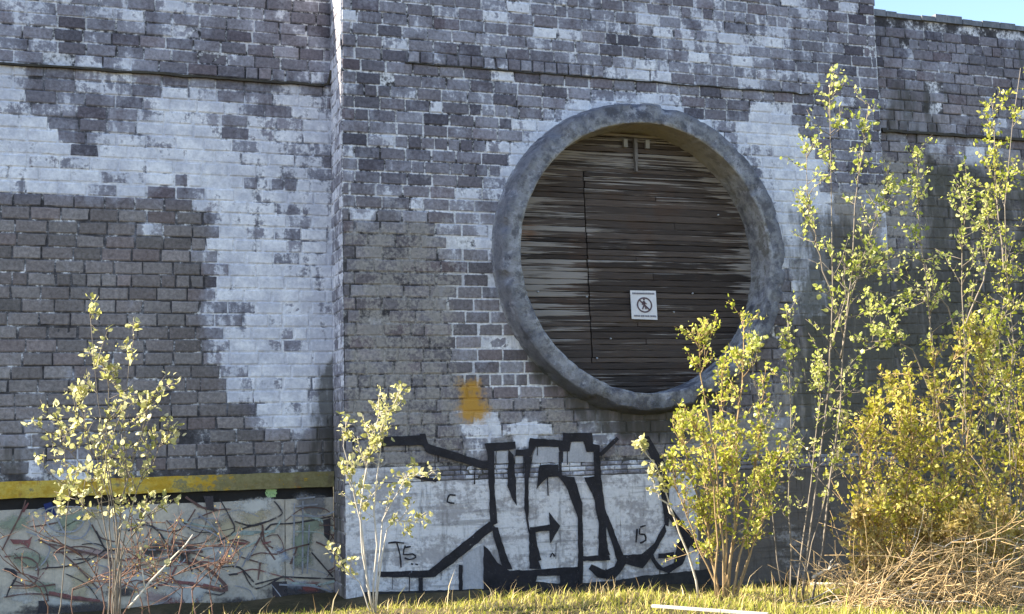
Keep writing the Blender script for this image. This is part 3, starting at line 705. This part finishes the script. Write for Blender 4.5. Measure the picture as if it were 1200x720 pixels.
m.add([(RCX + 1.60*math.cos(2*math.pi*k/N), .26, RCZ + 1.60*math.sin(2*math.pi*k/N)) for k in range(N)], [tuple(range(N))])
m.build('backing_board', paint('dark_backing', (.03, .026, .025)), door)
p0 = at(744, 166, .17); p1 = at(745, 192, .17)
m = MB(); m.box(p0[0]-.02, p0[0]+.02, .14, .19, p1[2]+.02, p0[2]+.03); m.box(p0[0]-.012, p0[0]+.012, .14, .19, p1[2]-.10, p1[2]+.02); m.build('top_bracket', paint('grey_bracket', (.17, .15, .14)), door)
for dx in (-.13, .16):
    m = MB(); m.box(p0[0]+dx-.025, p0[0]+dx+.025, .15, .19, p0[2]-.08, p0[2]+.02); m.build('wedge', paint('grey_wedge_'+('a' if dx < 0 else 'b'), (.3, .28, .26)), door)
# bolts in the planks
bm_ = M_FLASH
mb = paint('galvanised_bolt', (.45, .45, .47), .5)
for (x, y) in ((631,342),(688,348),(716,397),(812,344),(842,252),(700,420),(790,366)):
    p = at(x, y, .185); m = MB(); m.tube([p + np.array((0,.02,0)), p, p - np.array((0, .006, 0))], [.011, .011, .006], 6); m.build('bolt', mb, door)

# prohibition sign on the door
sg = empty('prohibition_sign', tuple(at(754.5, 374, .175)), 'white rectangular no-pedestrians sign on the dark plank door', 'sign')
so = np.array(sg.location)
def M_flat(name, c, r=.5):
    n = NT(name); P = n.pos(); q = n.noise(P, 14, 5); return n.fin(n.val(c, n.rng(q, .3, .7, .88, 1.08)), r, .4)
M_SW = M_flat('sign_white', (.70, .67, .68)); M_SP = M_flat('sign_print', (.085, .045, .06)); M_SG = M_flat('sign_grey_text', (.16, .14, .16))
c4 = [at(738.5, 340.5, .165), at(768.5, 341, .165), at(770.5, 375, .165), at(740.5, 374, .165)]
V = [c - so for c in c4] + [c - so + np.array((0, .006, 0)) for c in c4]
panel = mesh('sign_panel', V, [(3,2,1,0),(4,5,6,7),(0,1,5,4),(1,2,6,5),(2,3,7,6),(3,0,4,7)], M_SW, sg)
def sp(u, v, d=.004):                               # sign coordinates 0..1 -> world, proud of the panel
    a = c4[0]*(1-u) + c4[1]*u; b = c4[3]*(1-u) + c4[2]*u; p = a*(1-v) + b*v; return p - np.array((0, d, 0)) - so
V = []; F = []; N = 40; cu, cv = .52, .50
for k in range(N):
    t = 2*math.pi*k/N
    for r_ in (.245, .30): V.append(sp(cu + r_*math.cos(t)*1.0, cv + r_*math.sin(t)*.9))
for k in range(N): F.append((2*k, 2*((k+1) % N), 2*((k+1) % N)+1, 2*k+1))
mesh('prohibition_ring', V, F, M_SP, panel)
def quad_strip(pts, w, d): 
    V = []; F = []
    for i, (u, v) in enumerate(pts):
        a = np.array(pts[max(i-1, 0)]); b = np.array(pts[min(i+1, len(pts)-1)]); q = (b-a)/np.hypot(*(b-a)); nn = np.array((-q[1], q[0]))*w/2
        V += [sp(u+nn[0], v+nn[1], d), sp(u-nn[0], v-nn[1], d)]
    for i in range(len(pts)-1): F.append((2*i, 2*i+1, 2*i+3, 2*i+2))
    return V, F
V, F = quad_strip([(cu-.19, cv-.17), (cu+.19, cv+.17)], .055, .0055); mesh('prohibition_bar', V, F, M_SP, panel)
V = []; F = []
for pts, w in (([(.50,.36),(.505,.50)], .09), ([(.50,.49),(.47,.57),(.43,.65)], .05), ([(.505,.49),(.55,.57),(.57,.65)], .05), ([(.49,.39),(.44,.46),(.42,.50)], .035), ([(.51,.39),(.56,.45),(.60,.47)], .035)):
    v, f = quad_strip(pts, w, .003 + .0004*len(V)); n0 = len(V); V += v; F += [tuple(i+n0 for i in q) for q in f]
n0 = len(V); V += [sp(.51 + .038*math.cos(k*math.pi/5), .315 + .034*math.sin(k*math.pi/5), .004) for k in range(10)]; F.append(tuple(range(n0, n0+10)))
mesh('walking_figure', V, F, M_SP, panel)
for nm, v0, us in (('text_line', .105, (.07, .93)), ('text_line', .885, (.09, .93))):
    V = []; F = []; u = us[0]; rr = random.Random(int(v0*100))
    while u < us[1]:
        w = rr.uniform(.018, .034); hh = rr.choice((.028, .034, .034)); n0 = len(V)
        V += [sp(u, v0-hh), sp(u+w, v0-hh), sp(u+w, v0+.03), sp(u, v0+.03)]; F.append((n0, n0+1, n0+2, n0+3)); u += w + (.03 if rr.random() < .12 else .010)
    mesh(nm, V, F, M_SG, panel)

# ---------------------------------------------------------------- ground
def gz(x, y):
    base = np.interp(x, [-30, -3.3, -1.5, .9, 2.2, 3.5, 6.5, 10, 30], [.28, .26, .31, .33, .30, .24, .09, -.10, -.3])
    t = np.clip((y + 2.6) / 1.6, 0, 1); drop = .22 * t*t*(3-2*t) * np.interp(x, [4, 8], [1, .5])
    return base - drop + .018*np.sin(x*2.3+y*1.1) + .012*np.sin(x*5.1-y*3.7)
xs = np.concatenate([[-2000, -600, -150, -50], np.linspace(-24, -7, 18), np.linspace(-6.6, 12, 94), np.linspace(13, 30, 10), [60, 200, 600, 2000]])
ys = np.concatenate([[-2000, -600, -150, -50], np.linspace(-26, -9, 14), np.linspace(-8.6, 1.0, 60), [4, 20, 100, 400, 2000]])
V = [(x, y, float(gz(np.clip(x, -30, 30), y))) for y in ys for x in xs]; nx = len(xs)
F = [(j*nx+i, j*nx+i+1, (j+1)*nx+i+1, (j+1)*nx+i) for j in range(len(ys)-1) for i in range(nx-1)]
n = NT('grassy_soil'); P = n.pos(); n1 = n.noise(P, 1.2, 6, .6); n2 = n.noise(P, 14, 6, .7)
col = n.ramp(n1, [(.3, (.045, .042, .022)), (.5, (.075, .062, .034)), (.68, (.12, .095, .055))]); col = n.val(col, n.rng(n2, .25, .75, .6, 1.35)); n.bump(n2, .8, .03)
M_SOIL = n.fin(col, .95, .1)
g = mesh('ground', V, F, M_SOIL, smooth=True); g['kind'] = 'structure'
tag(g, 'rough grassy ground sloping gently in front of the wall')

# ---------------------------------------------------------------- vegetation
def mat_leaf(name, stops, trans=.58):
    n = NT(name); r = n.isl(); P = n.pos(); q = n.noise(P, 3, 3)
    col = n.ramp(n.add(n.mul(r, .75), n.mul(q, .25)), stops)
    n.fin(col, .4, .5)
    tr = n.t.nodes.new('ShaderNodeBsdfTranslucent'); n.lk(col, tr.inputs[0]); mx = n.t.nodes.new('ShaderNodeMixShader'); mx.inputs[0].default_value = trans
    n.t.links.new(n.bsdf.outputs[0], mx.inputs[1]); n.t.links.new(tr.outputs[0], mx.inputs[2]); n.t.links.new(mx.outputs[0], n.out.inputs[0]); return n.m
L_PALE = mat_leaf('pale_spring_leaf', [(.1, (.34, .34, .09)), (.5, (.58, .56, .23)), (.9, (.76, .71, .46))])
L_YEL = mat_leaf('yellow_green_leaf', [(.08, (.20, .25, .03)), (.45, (.48, .50, .06)), (.9, (.76, .70, .22))])
L_GOLD = mat_leaf('golden_leaf', [(.08, (.22, .22, .03)), (.45, (.54, .50, .06)), (.9, (.80, .71, .22))])
L_GRN = mat_leaf('green_leaf', [(.08, (.22, .28, .045)), (.5, (.52, .55, .12)), (.9, (.78, .75, .36))])
L_TAN = mat_leaf('tan_bud', [(.1, (.30, .22, .07)), (.5, (.48, .38, .11)), (.9, (.66, .56, .26))])
def mat_bark(name, a, b):
    n = NT(name); P = n.pos(); q = n.noise(n.scale(P, (1, 1, .3)), 40, 5); col = n.mix(q, a, b); n.bump(q, .5, .004); return n.fin(col, .85, .2)
B_GREY = mat_bark('grey_bark', (.10, .08, .06), (.34, .29, .24)); B_TAN = mat_bark('tan_twig', (.20, .125, .06), (.46, .33, .18)); B_DRY = mat_bark('dry_straw', (.36, .23, .10), (.68, .50, .27)); B_PALE = mat_bark('pale_dead_wood', (.42, .36, .28), (.66, .60, .52))
def rdir(r, up=.4):
    v = np.array((r.gauss(0, 1), r.gauss(0, 1), r.gauss(0, 1))); v /= np.linalg.norm(v) + 1e-9; v[2] += up; return v/np.linalg.norm(v)
class Leaves:
    def __init__(s): s.V = []; s.F = []
    def leaf(s, p, d, L, r):
        d = d/(np.linalg.norm(d)+1e-9); side = np.cross(d, rdir(r, .2)); side /= np.linalg.norm(side) + 1e-9; nrm = np.cross(side, d); w = L * r.uniform(.24, .40)
        n = len(s.V); cu = r.uniform(-.1, .38); f = r.uniform(.02, .16); m1 = p + d*L*.32 - nrm*L*cu*.12; m2 = p + d*L*.68 - nrm*L*cu*.5; tip = p + d*L*.97 - nrm*L*cu
        s.V += [tuple(p), tuple(m1 + side*w + nrm*L*f), tuple(m1 - side*w + nrm*L*f), tuple(m2 + side*w*.8 + nrm*L*f*.6), tuple(m2 - side*w*.8 + nrm*L*f*.6), tuple(tip)]
        s.F += [(n, n+1, n+2), (n+1, n+3, n+4, n+2), (n+3, n+5, n+4)]
def smooth_path(P, r, wob, n=9):
    P = [np.array(p, float) for p in P]; out = []
    for i in range(len(P)-1):
        p0, p1, p2, p3 = P[max(i-1, 0)], P[i], P[i+1], P[min(i+2, len(P)-1)]; m_ = max(2, n//(len(P)-1))
        for k in range(m_):
            t = k/m_; out.append(.5*((2*p1)+(p2-p0)*t+(2*p0-5*p1+4*p2-p3)*t*t+(3*p1-p0-3*p2+p3)*t**3) + np.array((r.uniform(-wob, wob), r.uniform(-wob, wob), 0)) * (k > 0 or i > 0))
    out.append(P[-1]); return out
def plant(name, label, cat, Y, stems, leafmat, bark, seed, ls=.05, t0=.3, twigs=16, tl=.35, lpt=9, up=.5, r0=.012, spread=.25, group=None, sub=2, crown_name='crown', trunk_name='trunk', ground_stem=True):
    """stems: pixel paths from base to tip, each (path, weight)"""
    ls *= .88; r = random.Random(seed); bpx = stems[0][0][0]; base = at(bpx[0], bpx[1], Y); zb = float(gz(base[0], Y)) - .03
    root = empty(name, (base[0], Y, zb), label, cat, 'young trees in front of the wall' if cat == 'tree' else 'shrubs in front of the wall'); off = np.array(root.location)
    wood = MB(); lv = Leaves()
    for path, wt in stems:
        dy = r.uniform(-spread, spread); P = []
        for i, (x, y) in enumerate(path):
            P.append(at(x, y, Y + dy * i/max(1, len(path)-1)))
        if ground_stem and path[0][1] > 640: P[0][2] = float(gz(P[0][0], P[0][1])) - .03
        Q = smooth_path(P, r, .022); nq = len(Q); rr = r0 * r.uniform(.75, 1.15) * (.5 + .5*wt)
        wood.tube([q-off for q in Q], [rr * (1 - .85*i/(nq-1)) + .0015 for i in range(nq)], 6)
        length = sum(np.linalg.norm(Q[i+1]-Q[i]) for i in range(nq-1))
        for _ in range(int(twigs*wt)):
            t = t0 + (1-t0) * r.random()**.85; f = t*(nq-1); i = min(int(f), nq-2); p = Q[i] + (Q[i+1]-Q[i])*(f-i)
            sd = Q[i+1]-Q[i]; sd = sd/np.linalg.norm(sd)
            d = rdir(r, up)*.8 + sd*.55; d /= np.linalg.norm(d); L = tl * r.uniform(.35, 1.1) * (1.1 - .55*(t-t0)/(1-t0+1e-6))
            T = [p]; dd = d.copy()
            for k in range(4):
                dd = dd + np.array((r.gauss(0, .16), r.gauss(0, .16), r.gauss(.06, .12))); dd /= np.linalg.norm(dd); T.append(T[-1] + dd*L/4)
            wood.tube([q-off for q in T], [.0045, .0035, .003, .0022, .0012], 4)
            for s_ in range(sub):
                k = r.randint(1, 3); d2 = dd*.5 + rdir(r, .2); d2 /= np.linalg.norm(d2); T2 = [T[k], T[k] + d2*L*.22, T[k] + d2*L*.42]
                wood.tube([q-off for q in T2], [.0028, .002, .001], 3)
                for _k in range(max(1, lpt//3)):
                    q = T2[0] + (T2[2]-T2[0])*r.uniform(.3, 1); lv.leaf(q + rdir(r, 0)*r.uniform(.005, .045) - off, rdir(r, .25)*.7 + d2*.4, ls*r.uniform(.35, 1.5), r)
            for _k in range(lpt):
                u = r.uniform(.25, 1.02)*4; k = min(int(u), 3); q = T[k] + (T[k+1]-T[k])*(u-k)
                lv.leaf(q + rdir(r, 0)*r.uniform(.005, .045) - off, rdir(r, .25)*.8 + dd*.35, ls*r.uniform(.35, 1.6), r)
    mesh(trunk_name, wood.V, wood.F, bark, root, smooth=True)
    lo = mesh(crown_name, lv.V, lv.F, leafmat, root)
    if crown_name == 'buds': lo['kind'] = 'stuff'
    return root
G1 = 'young self-sown trees in front of the wall'
plant('young_tree', 'young multi-stemmed tree with pale leaves before the left graffiti wall', 'tree', -2.85,
      [([(133,722),(134,640),(128,560),(118,470),(106,372)],.5),([(137,722),(140,620),(146,540),(150,460),(158,392)],.5),([(139,722),(141,650),(165,570),(200,505)],1),([(130,722),(128,630),(105,560),(62,508)],1.05),([(135,722),(136,610),(125,500),(126,432)],1.2),([(136,722),(139,620),(158,540),(176,470)],1),([(132,722),(130,620),(110,530),(92,460)],1),([(134,722),(132,660),(112,610),(84,575)],.7),([(138,722),(140,660),(160,620),(188,590)],.7),([(60,722),(78,650),(80,580),(74,540),(80,500)],.4)],
      L_PALE, B_GREY, 21, ls=.052, t0=.42, twigs=11, tl=.48, lpt=9, r0=.006, spread=.3)
plant('young_tree', 'slim pale sapling growing at the step between the two walls', 'tree', -2.7,
      [([(438,716),(440,640),(441,560),(448,500),(470,458)],1),([(438,712),(424,640),(428,570),(436,510),(444,480)],.9),([(437,700),(420,610),(408,560),(404,510)],.7),([(439,690),(450,610),(480,560),(494,560)],.5),([(437,690),(420,682),(402,668),(396,650)],.25),([(439,660),(452,620),(486,612),(500,600)],.4)],
      L_PALE, B_PALE, 33, ls=.05, t0=.34, twigs=14, tl=.30, lpt=9, r0=.008, spread=.15)
plant('young_tree', 'thin bare-stemmed sapling leaning left across the black graffiti', 'tree', -2.75,
      [([(819,692),(806,650),(788,600),(768,545),(748,520)],1),([(790,605),(780,590),(770,580),(765,562)],.3)],
      L_PALE, B_PALE, 41, ls=.055, t0=.55, twigs=13, tl=.16, lpt=7, r0=.013, spread=.05, sub=1)
plant('shrub', 'dense yellow-green willow shrub below the right side of the ring', 'shrub', -3.0,
      [([(848,700),(846,640),(838,540),(822,440),(820,385)],1),([(852,700),(862,600),(866,500),(872,410),(868,372)],.9),([(846,700),(826,620),(806,540),(796,480)],1),([(856,700),(876,620),(888,520),(893,440)],.9),([(850,700),(850,600),(848,520),(846,430)],1),([(844,700),(820,640),(800,590),(786,540)],.8),([(858,700),(884,640),(905,570),(915,520)],.8),([(840,700),(838,600),(826,520),(812,500)],.9),([(862,700),(880,650),(896,600),(890,560)],.8),([(850,702),(858,640),(862,580),(850,500)],1),([(842,702),(834,660),(828,600),(824,560)],.9)],
      L_YEL, B_TAN, 55, ls=.040, t0=.24, twigs=28, tl=.42, lpt=10, r0=.011, spread=.4, up=.6, crown_name='foliage', trunk_name='stems')
plant('young_tree', 'tall slender tree rising right of the ring to the upper dark line', 'tree', -2.9,
      [([(938,690),(950,600),(972,450),(974,240),(972,100)],1),([(950,690),(975,560),(990,400),(1003,240),(1018,122)],1),([(972,430),(985,360),(1012,320),(1046,300)],.55),([(976,350),(960,300),(952,260),(946,170)],.55),([(985,420),(1000,350),(1020,280),(1040,215)],.6)],
      L_GRN, B_GREY, 63, ls=.047, t0=.36, twigs=28, tl=.50, lpt=9, r0=.009, spread=.25)
plant('young_tree', 'sparse twiggy sapling between the willow shrub and the tall slender tree', 'tree', -2.8,
      [([(925,690),(924,600),(926,480),(922,362)],1),([(932,690),(945,600),(958,500),(962,430)],.8),([(918,692),(905,600),(898,520),(884,440),(882,395)],.8),([(940,690),(960,600),(985,520),(994,480)],.7)],
      L_GRN, B_GREY, 71, ls=.045, t0=.3, twigs=26, tl=.38, lpt=7, r0=.007, spread=.2, up=.7)
plant('young_tree', 'tall leafy tree in front of the right wall, one back from the frame edge', 'tree', -2.9,
      [([(1128,690),(1134,560),(1131,400),(1128,290),(1132,205)],1),([(1122,690),(1110,560),(1090,400),(1078,270),(1074,172)],1),([(1131,420),(1110,360),(1080,340),(1040,350),(1022,378)],.7),([(1100,480),(1075,420),(1050,400),(1015,402)],.5),([(1132,380),(1150,330),(1160,280),(1158,240)],.6),([(1136,690),(1158,560),(1166,440),(1160,380)],.9)],
      L_GRN, B_GREY, 83, ls=.045, t0=.30, twigs=30, tl=.50, lpt=9, r0=.010, spread=.35)
plant('young_tree', 'tallest leafy tree at the right frame edge, reaching highest', 'tree', -3.0,
      [([(1178,690),(1184,560),(1186,400),(1178,240),(1196,80)],1),([(1186,690),(1200,560),(1210,380),(1206,220),(1214,100)],1),([(1183,330),(1170,260),(1165,180),(1162,118)],.8),([(1190,690),(1190,560),(1172,420),(1180,330)],.8),([(1196,690),(1215,520),(1230,380),(1235,260)],.9)],
      L_YEL, B_GREY, 97, ls=.045, t0=.28, twigs=32, tl=.50, lpt=9, r0=.010, spread=.35)
plant('shrub', 'broad golden-green shrub thicket at the right behind the dead brush', 'shrub', -3.05,
      [([(1000+i*17+rnd.uniform(-6, 6), 688), (1006+i*17+rnd.uniform(-16, 10), 600), (1004+i*18+rnd.uniform(-25, 20), 520), (1002+i*19+rnd.uniform(-30, 25), top)], 1) for i, top in enumerate((505, 470, 480, 450, 430, 415, 400, 385, 395, 380, 400, 420, 430, 410, 400))] +
      [([(1006+i*22, 690), (1010+i*22+rnd.uniform(-20, 20), 640), (1006+i*22+rnd.uniform(-30, 30), 590)], .9) for i in range(9)],
      L_GOLD, B_TAN, 103, ls=.041, t0=.30, twigs=34, tl=.48, lpt=10, r0=.009, spread=.5, up=.5, crown_name='foliage', trunk_name='stems')
plant('shrub', 'small tan-budded bush at the foot of the golden thicket', 'shrub', -3.3,
      [([(1010+i*14, 690), (1004+i*15+rnd.uniform(-12, 12), 650), (996+i*17+rnd.uniform(-25, 15), 610+rnd.uniform(-25, 15))], 1) for i in range(13)],
      L_TAN, B_TAN, 109, ls=.045, t0=.15, twigs=22, tl=.34, lpt=9, r0=.007, spread=.3, crown_name='foliage', trunk_name='stems')

rt = random.Random(4)
plant('bare_shrub', 'tangle of reddish bare twigs in front of the lower left graffiti wall', 'shrub', -2.4,
      [([(bx_, 716), (bx_ + rt.uniform(-25, 25), 690), (bx_ + rt.uniform(-70, 70), rt.uniform(640, 680)), (bx_ + rt.uniform(-120, 120), rt.uniform(600, 670))], 1) for bx_ in (60, 90, 120, 135, 140, 150, 165, 185, 210, 235, 255)],
      L_TAN, mat_bark('reddish_twig', (.10, .05, .04), (.26, .16, .12)), 131, ls=.022, t0=.3, twigs=9, tl=.45, lpt=1, r0=.005, spread=.3, up=.1, sub=1, crown_name='buds', trunk_name='stems')
# dead brush pile
r = random.Random(5); br = empty('brush_pile', tuple(at(1110, 688, -3.5)), 'heap of dry tan twigs and branches at lower right', 'brush pile'); off = np.array(br.location)
for grp, mat_, cnt, rad in (('dry_twigs', B_DRY, 620, .0045), ('pale_branches', B_PALE, 30, .006)):
    wood = MB(); r = random.Random(6 + cnt)
    for _ in range(cnt):
        px = 985 + 235 * r.random()**.8; Y = r.uniform(-4.0, -2.9); p = at(px, 690, Y); g0 = float(gz(p[0], Y)); hmax = np.interp(px, [985, 1060, 1120, 1220], [.14, .36, .58, .80])
        p[2] = g0 + hmax * r.random()**1.3; a = r.uniform(-.5, .5) + (math.pi if r.random() < .5 else 0); L = r.uniform(.35, 1.1); upr = grp == 'dry_twigs' and r.random() < .5
        d = np.array((math.cos(a), math.sin(a), r.uniform(.8, 2.4) if upr else r.uniform(-.2, .45)))
        if upr: p[2] = g0; L *= .8
        T = [p]; bend = np.array((r.gauss(0, .1), r.gauss(0, .1), r.gauss(-.12, .12)))
        for k in range(6):
            d = d + bend + np.array((r.gauss(0, .08), r.gauss(0, .08), r.gauss(0, .08))); d /= np.linalg.norm(d); q = T[-1] + d*L/6; q[2] = max(q[2], float(gz(q[0], q[1]))+.005); T.append(q)
        rr = rad * r.uniform(.4, 1.5); wood.tube([q-off for q in T], [rr*(1-.12*k) for k in range(7)], 5)
        for _f in range(r.randint(0, 2)):           # forks
            k = r.randint(2, 5); e = d*.6 + rdir(r, .3); e /= np.linalg.norm(e); l2 = L*r.uniform(.12, .3); wood.tube([T[k]-off, T[k]+e*l2*.5-off, T[k]+e*l2+rdir(r, 0)*l2*.15-off], [rr*.6, rr*.5, rr*.25], 4)
    mesh(grp, wood.V, wood.F, mat_, br, smooth=True)['kind'] = 'stuff'

# fallen poles, plank, stump
def pole(name, label, cat, a, b, rad, mat, sag=.0, Y2=None, sub=()):
    A_ = np.array(a, float); B_ = np.array(b, float); o = empty(name, tuple((A_+B_)/2), label, cat); off = np.array(o.location); rr = random.Random(name)
    P = [A_ + (B_-A_)*k/9 + np.array((0, rr.uniform(-.015, .015), rr.uniform(-.012, .012))) for k in range(10)]
    m = MB(); m.tube([p-off for p in P], [rad*(1-.04*k) for k in range(10)], 8); mesh('stem', m.V, m.F, mat, o, smooth=True)
    for (t, d, L) in sub:
        p = A_ + (B_-A_)*t; m = MB(); q = p + np.array(d)*L; m.tube([p-off, (p+q)/2-off + np.array((0,0,.02)), q-off], [rad*.6, rad*.45, rad*.25], 6); mesh('side_branch', m.V, m.F, mat, o, smooth=True)
    return o
def gp(px, py, Y, dz=.03):
    """where the line of sight meets the ground (raised by dz), near depth Y"""
    best = min(np.linspace(Y-2.5, min(Y+1.2, -1.2), 200), key=lambda y: abs(at(px, py, y)[2] - float(gz(at(px, py, y)[0], y)) - dz))
    p = at(px, py, best); return (p[0], best, float(gz(p[0], best)) + dz)
pole('fallen_pole', 'long pale dead pole lying along the foot of the right thicket', 'fallen pole', gp(950,682,-3.3,.05), gp(1205,680,-3.9,.06), .022, B_PALE)
pole('fallen_branch', 'forked pale branch on the grass beside the leafless stems', 'branch', tuple(at(952,676,-3.1)), tuple(at(984,660,-3.0)), .014, B_PALE, sub=((.6, (.3, 0, .5), .16),))
pole('leaning_pole', 'pale cut pole leaning right from the foot of the left tree', 'leaning pole', (at(150,706,-2.9)[0], -2.9, at(150,712,-2.9)[2]), tuple(at(226,628,-2.75)), .009, B_PALE, sub=((.25, (-.05,.0,.35), .5), (.7, (.4,.05,.2), .25)))
# squared timber on the grass at the bottom edge
a = np.array(gp(764, 710, -3.62, .075)); b = np.array(gp(900, 720, -3.9, .06)); d = (b-a)/np.linalg.norm(b-a); s_ = np.cross(d, (0,0,1)); s_ /= np.linalg.norm(s_); u_ = np.cross(s_, d)
o = tag(mesh('timber_batten', [p - a + s_*i*.020 + u_*j*.010 for p in (a, b) for i, j in ((-1,-1),(1,-1),(1,1),(-1,1))], [(0,1,2,3),(7,6,5,4),(0,4,5,1),(1,5,6,2),(2,6,7,3),(3,7,4,0)], mat_plaster('bleached_timber', (.50,.47,.42), (.40,.36,.31), (.35,.32,.28), .4, 4)), 'bleached pale batten lying on the grass at the bottom edge', 'batten'); o.location = tuple(a)
# stump tuft at the foot of the left tree
p = at(141, 716, -3.0); o = empty('stump', (p[0], -3.0, float(gz(p[0], -3.0))), 'small brown stump at the foot of the left tree', 'stump')
m = MB(); rr = random.Random(8)
m.tube([(0,0,-.05), (0,0,.03), (.01,0,.10), (.01,0,.135)], [.11, .085, .07, .06], 11); mesh('stump_wood', [(v[0]+rr.uniform(-.01,.01), v[1]+rr.uniform(-.01,.01), v[2]) for v in m.V], m.F, mat_bark('brown_stump', (.16,.08,.03), (.36,.21,.09)), o)

# grass
n = NT('spring_grass'); rr_ = n.isl(); P = n.pos(); q = n.noise(P, .9, 4)
col = n.ramp(n.add(n.mul(rr_, .55), n.mul(q, .45)), [(.2, (.20, .24, .03)), (.42, (.36, .36, .05)), (.6, (.48, .42, .11)), (.8, (.56, .46, .22))]); n.fin(col, .7, .2)
tr = n.t.nodes.new('ShaderNodeBsdfTranslucent'); n.lk(col, tr.inputs[0]); mx = n.t.nodes.new('ShaderNodeMixShader'); mx.inputs[0].default_value = .35
n.t.links.new(n.bsdf.outputs[0], mx.inputs[1]); n.t.links.new(tr.outputs[0], mx.inputs[2]); n.t.links.new(mx.outputs[0], n.out.inputs[0]); M_GRASS = n.m
def grass(name, label, N, xr, yr, hr, mat, seed, lean=.5, wid=(.003, .006), dens=None):
    rs = np.random.RandomState(seed); x = rs.uniform(*xr, N); y = rs.uniform(*yr, N)
    if dens is not None: k = rs.rand(N) < dens(x, y); x = x[k]; y = y[k]; N = len(x)
    z = gz(x, y); h = rs.uniform(*hr, N) * (.6 + .8*(.5+.5*np.sin(x*1.9+y*2.7))); h *= np.exp(rs.randn(N)*.38); a = rs.uniform(0, 2*np.pi, N); w = rs.uniform(*wid, N) * np.exp(rs.randn(N)*.3)
    l = rs.randn(N, 2) * lean; l[:,0] += .1
    V = np.zeros((N, 5, 3)); ca_, sa_ = np.cos(a)*w, np.sin(a)*w
    for k, (t, s) in enumerate(((0, 1), (0, -1), (.55, .75), (.55, -.75), (1, 0))):
        V[:,k,0] = x + ca_*s + l[:,0]*h*t*t; V[:,k,1] = y + sa_*s + l[:,1]*h*t*t; V[:,k,2] = z - .01 + h*t*(1-.15*t)
    me = bpy.data.meshes.new(name); b_ = np.arange(N)[:,None]*5
    F = np.concatenate([b_ + np.array((0,1,3)), b_ + np.array((0,3,2)), b_ + np.array((2,3,4))], 0)
    me.vertices.add(N*5); me.vertices.foreach_set('co', V.ravel()); me.loops.add(F.size); me.polygons.add(len(F))
    me.polygons.foreach_set('loop_start', np.arange(0, F.size, 3)); me.loops.foreach_set('vertex_index', F.ravel().astype(np.int32)); me.update(calc_edges=True); me.validate()
    me.materials.append(mat); o = bpy.data.objects.new(name, me); S.collection.objects.link(o); return tag(o, label, 'grass', kind='stuff')
grass('grass', 'short sunlit yellow-green grass along the bottom of the picture', 90000, (-5, 10), (-6.5, -1.3), (.022, .062), M_GRASS, 1, dens=lambda x, y: np.clip((-1.2-y)/1.6, .25, 1))
n = NT('dry_grass'); rr_ = n.isl(); col = n.ramp(rr_, [(.1, (.22, .14, .06)), (.6, (.42, .31, .15)), (.95, (.55, .44, .26))]); M_DRY = n.fin(col, .8, .2)
grass('dry_grass', 'dry tan grass stalks standing along the edge of the lawn', 9000, (-2.5, 9), (-4.5, -2.1), (.06, .14), M_DRY, 2, lean=.35, wid=(.002, .004), dens=lambda x, y: np.where(x > 4, 1, .35) * np.clip(1.2 - abs(y+2.9)/1.6, .15, 1))
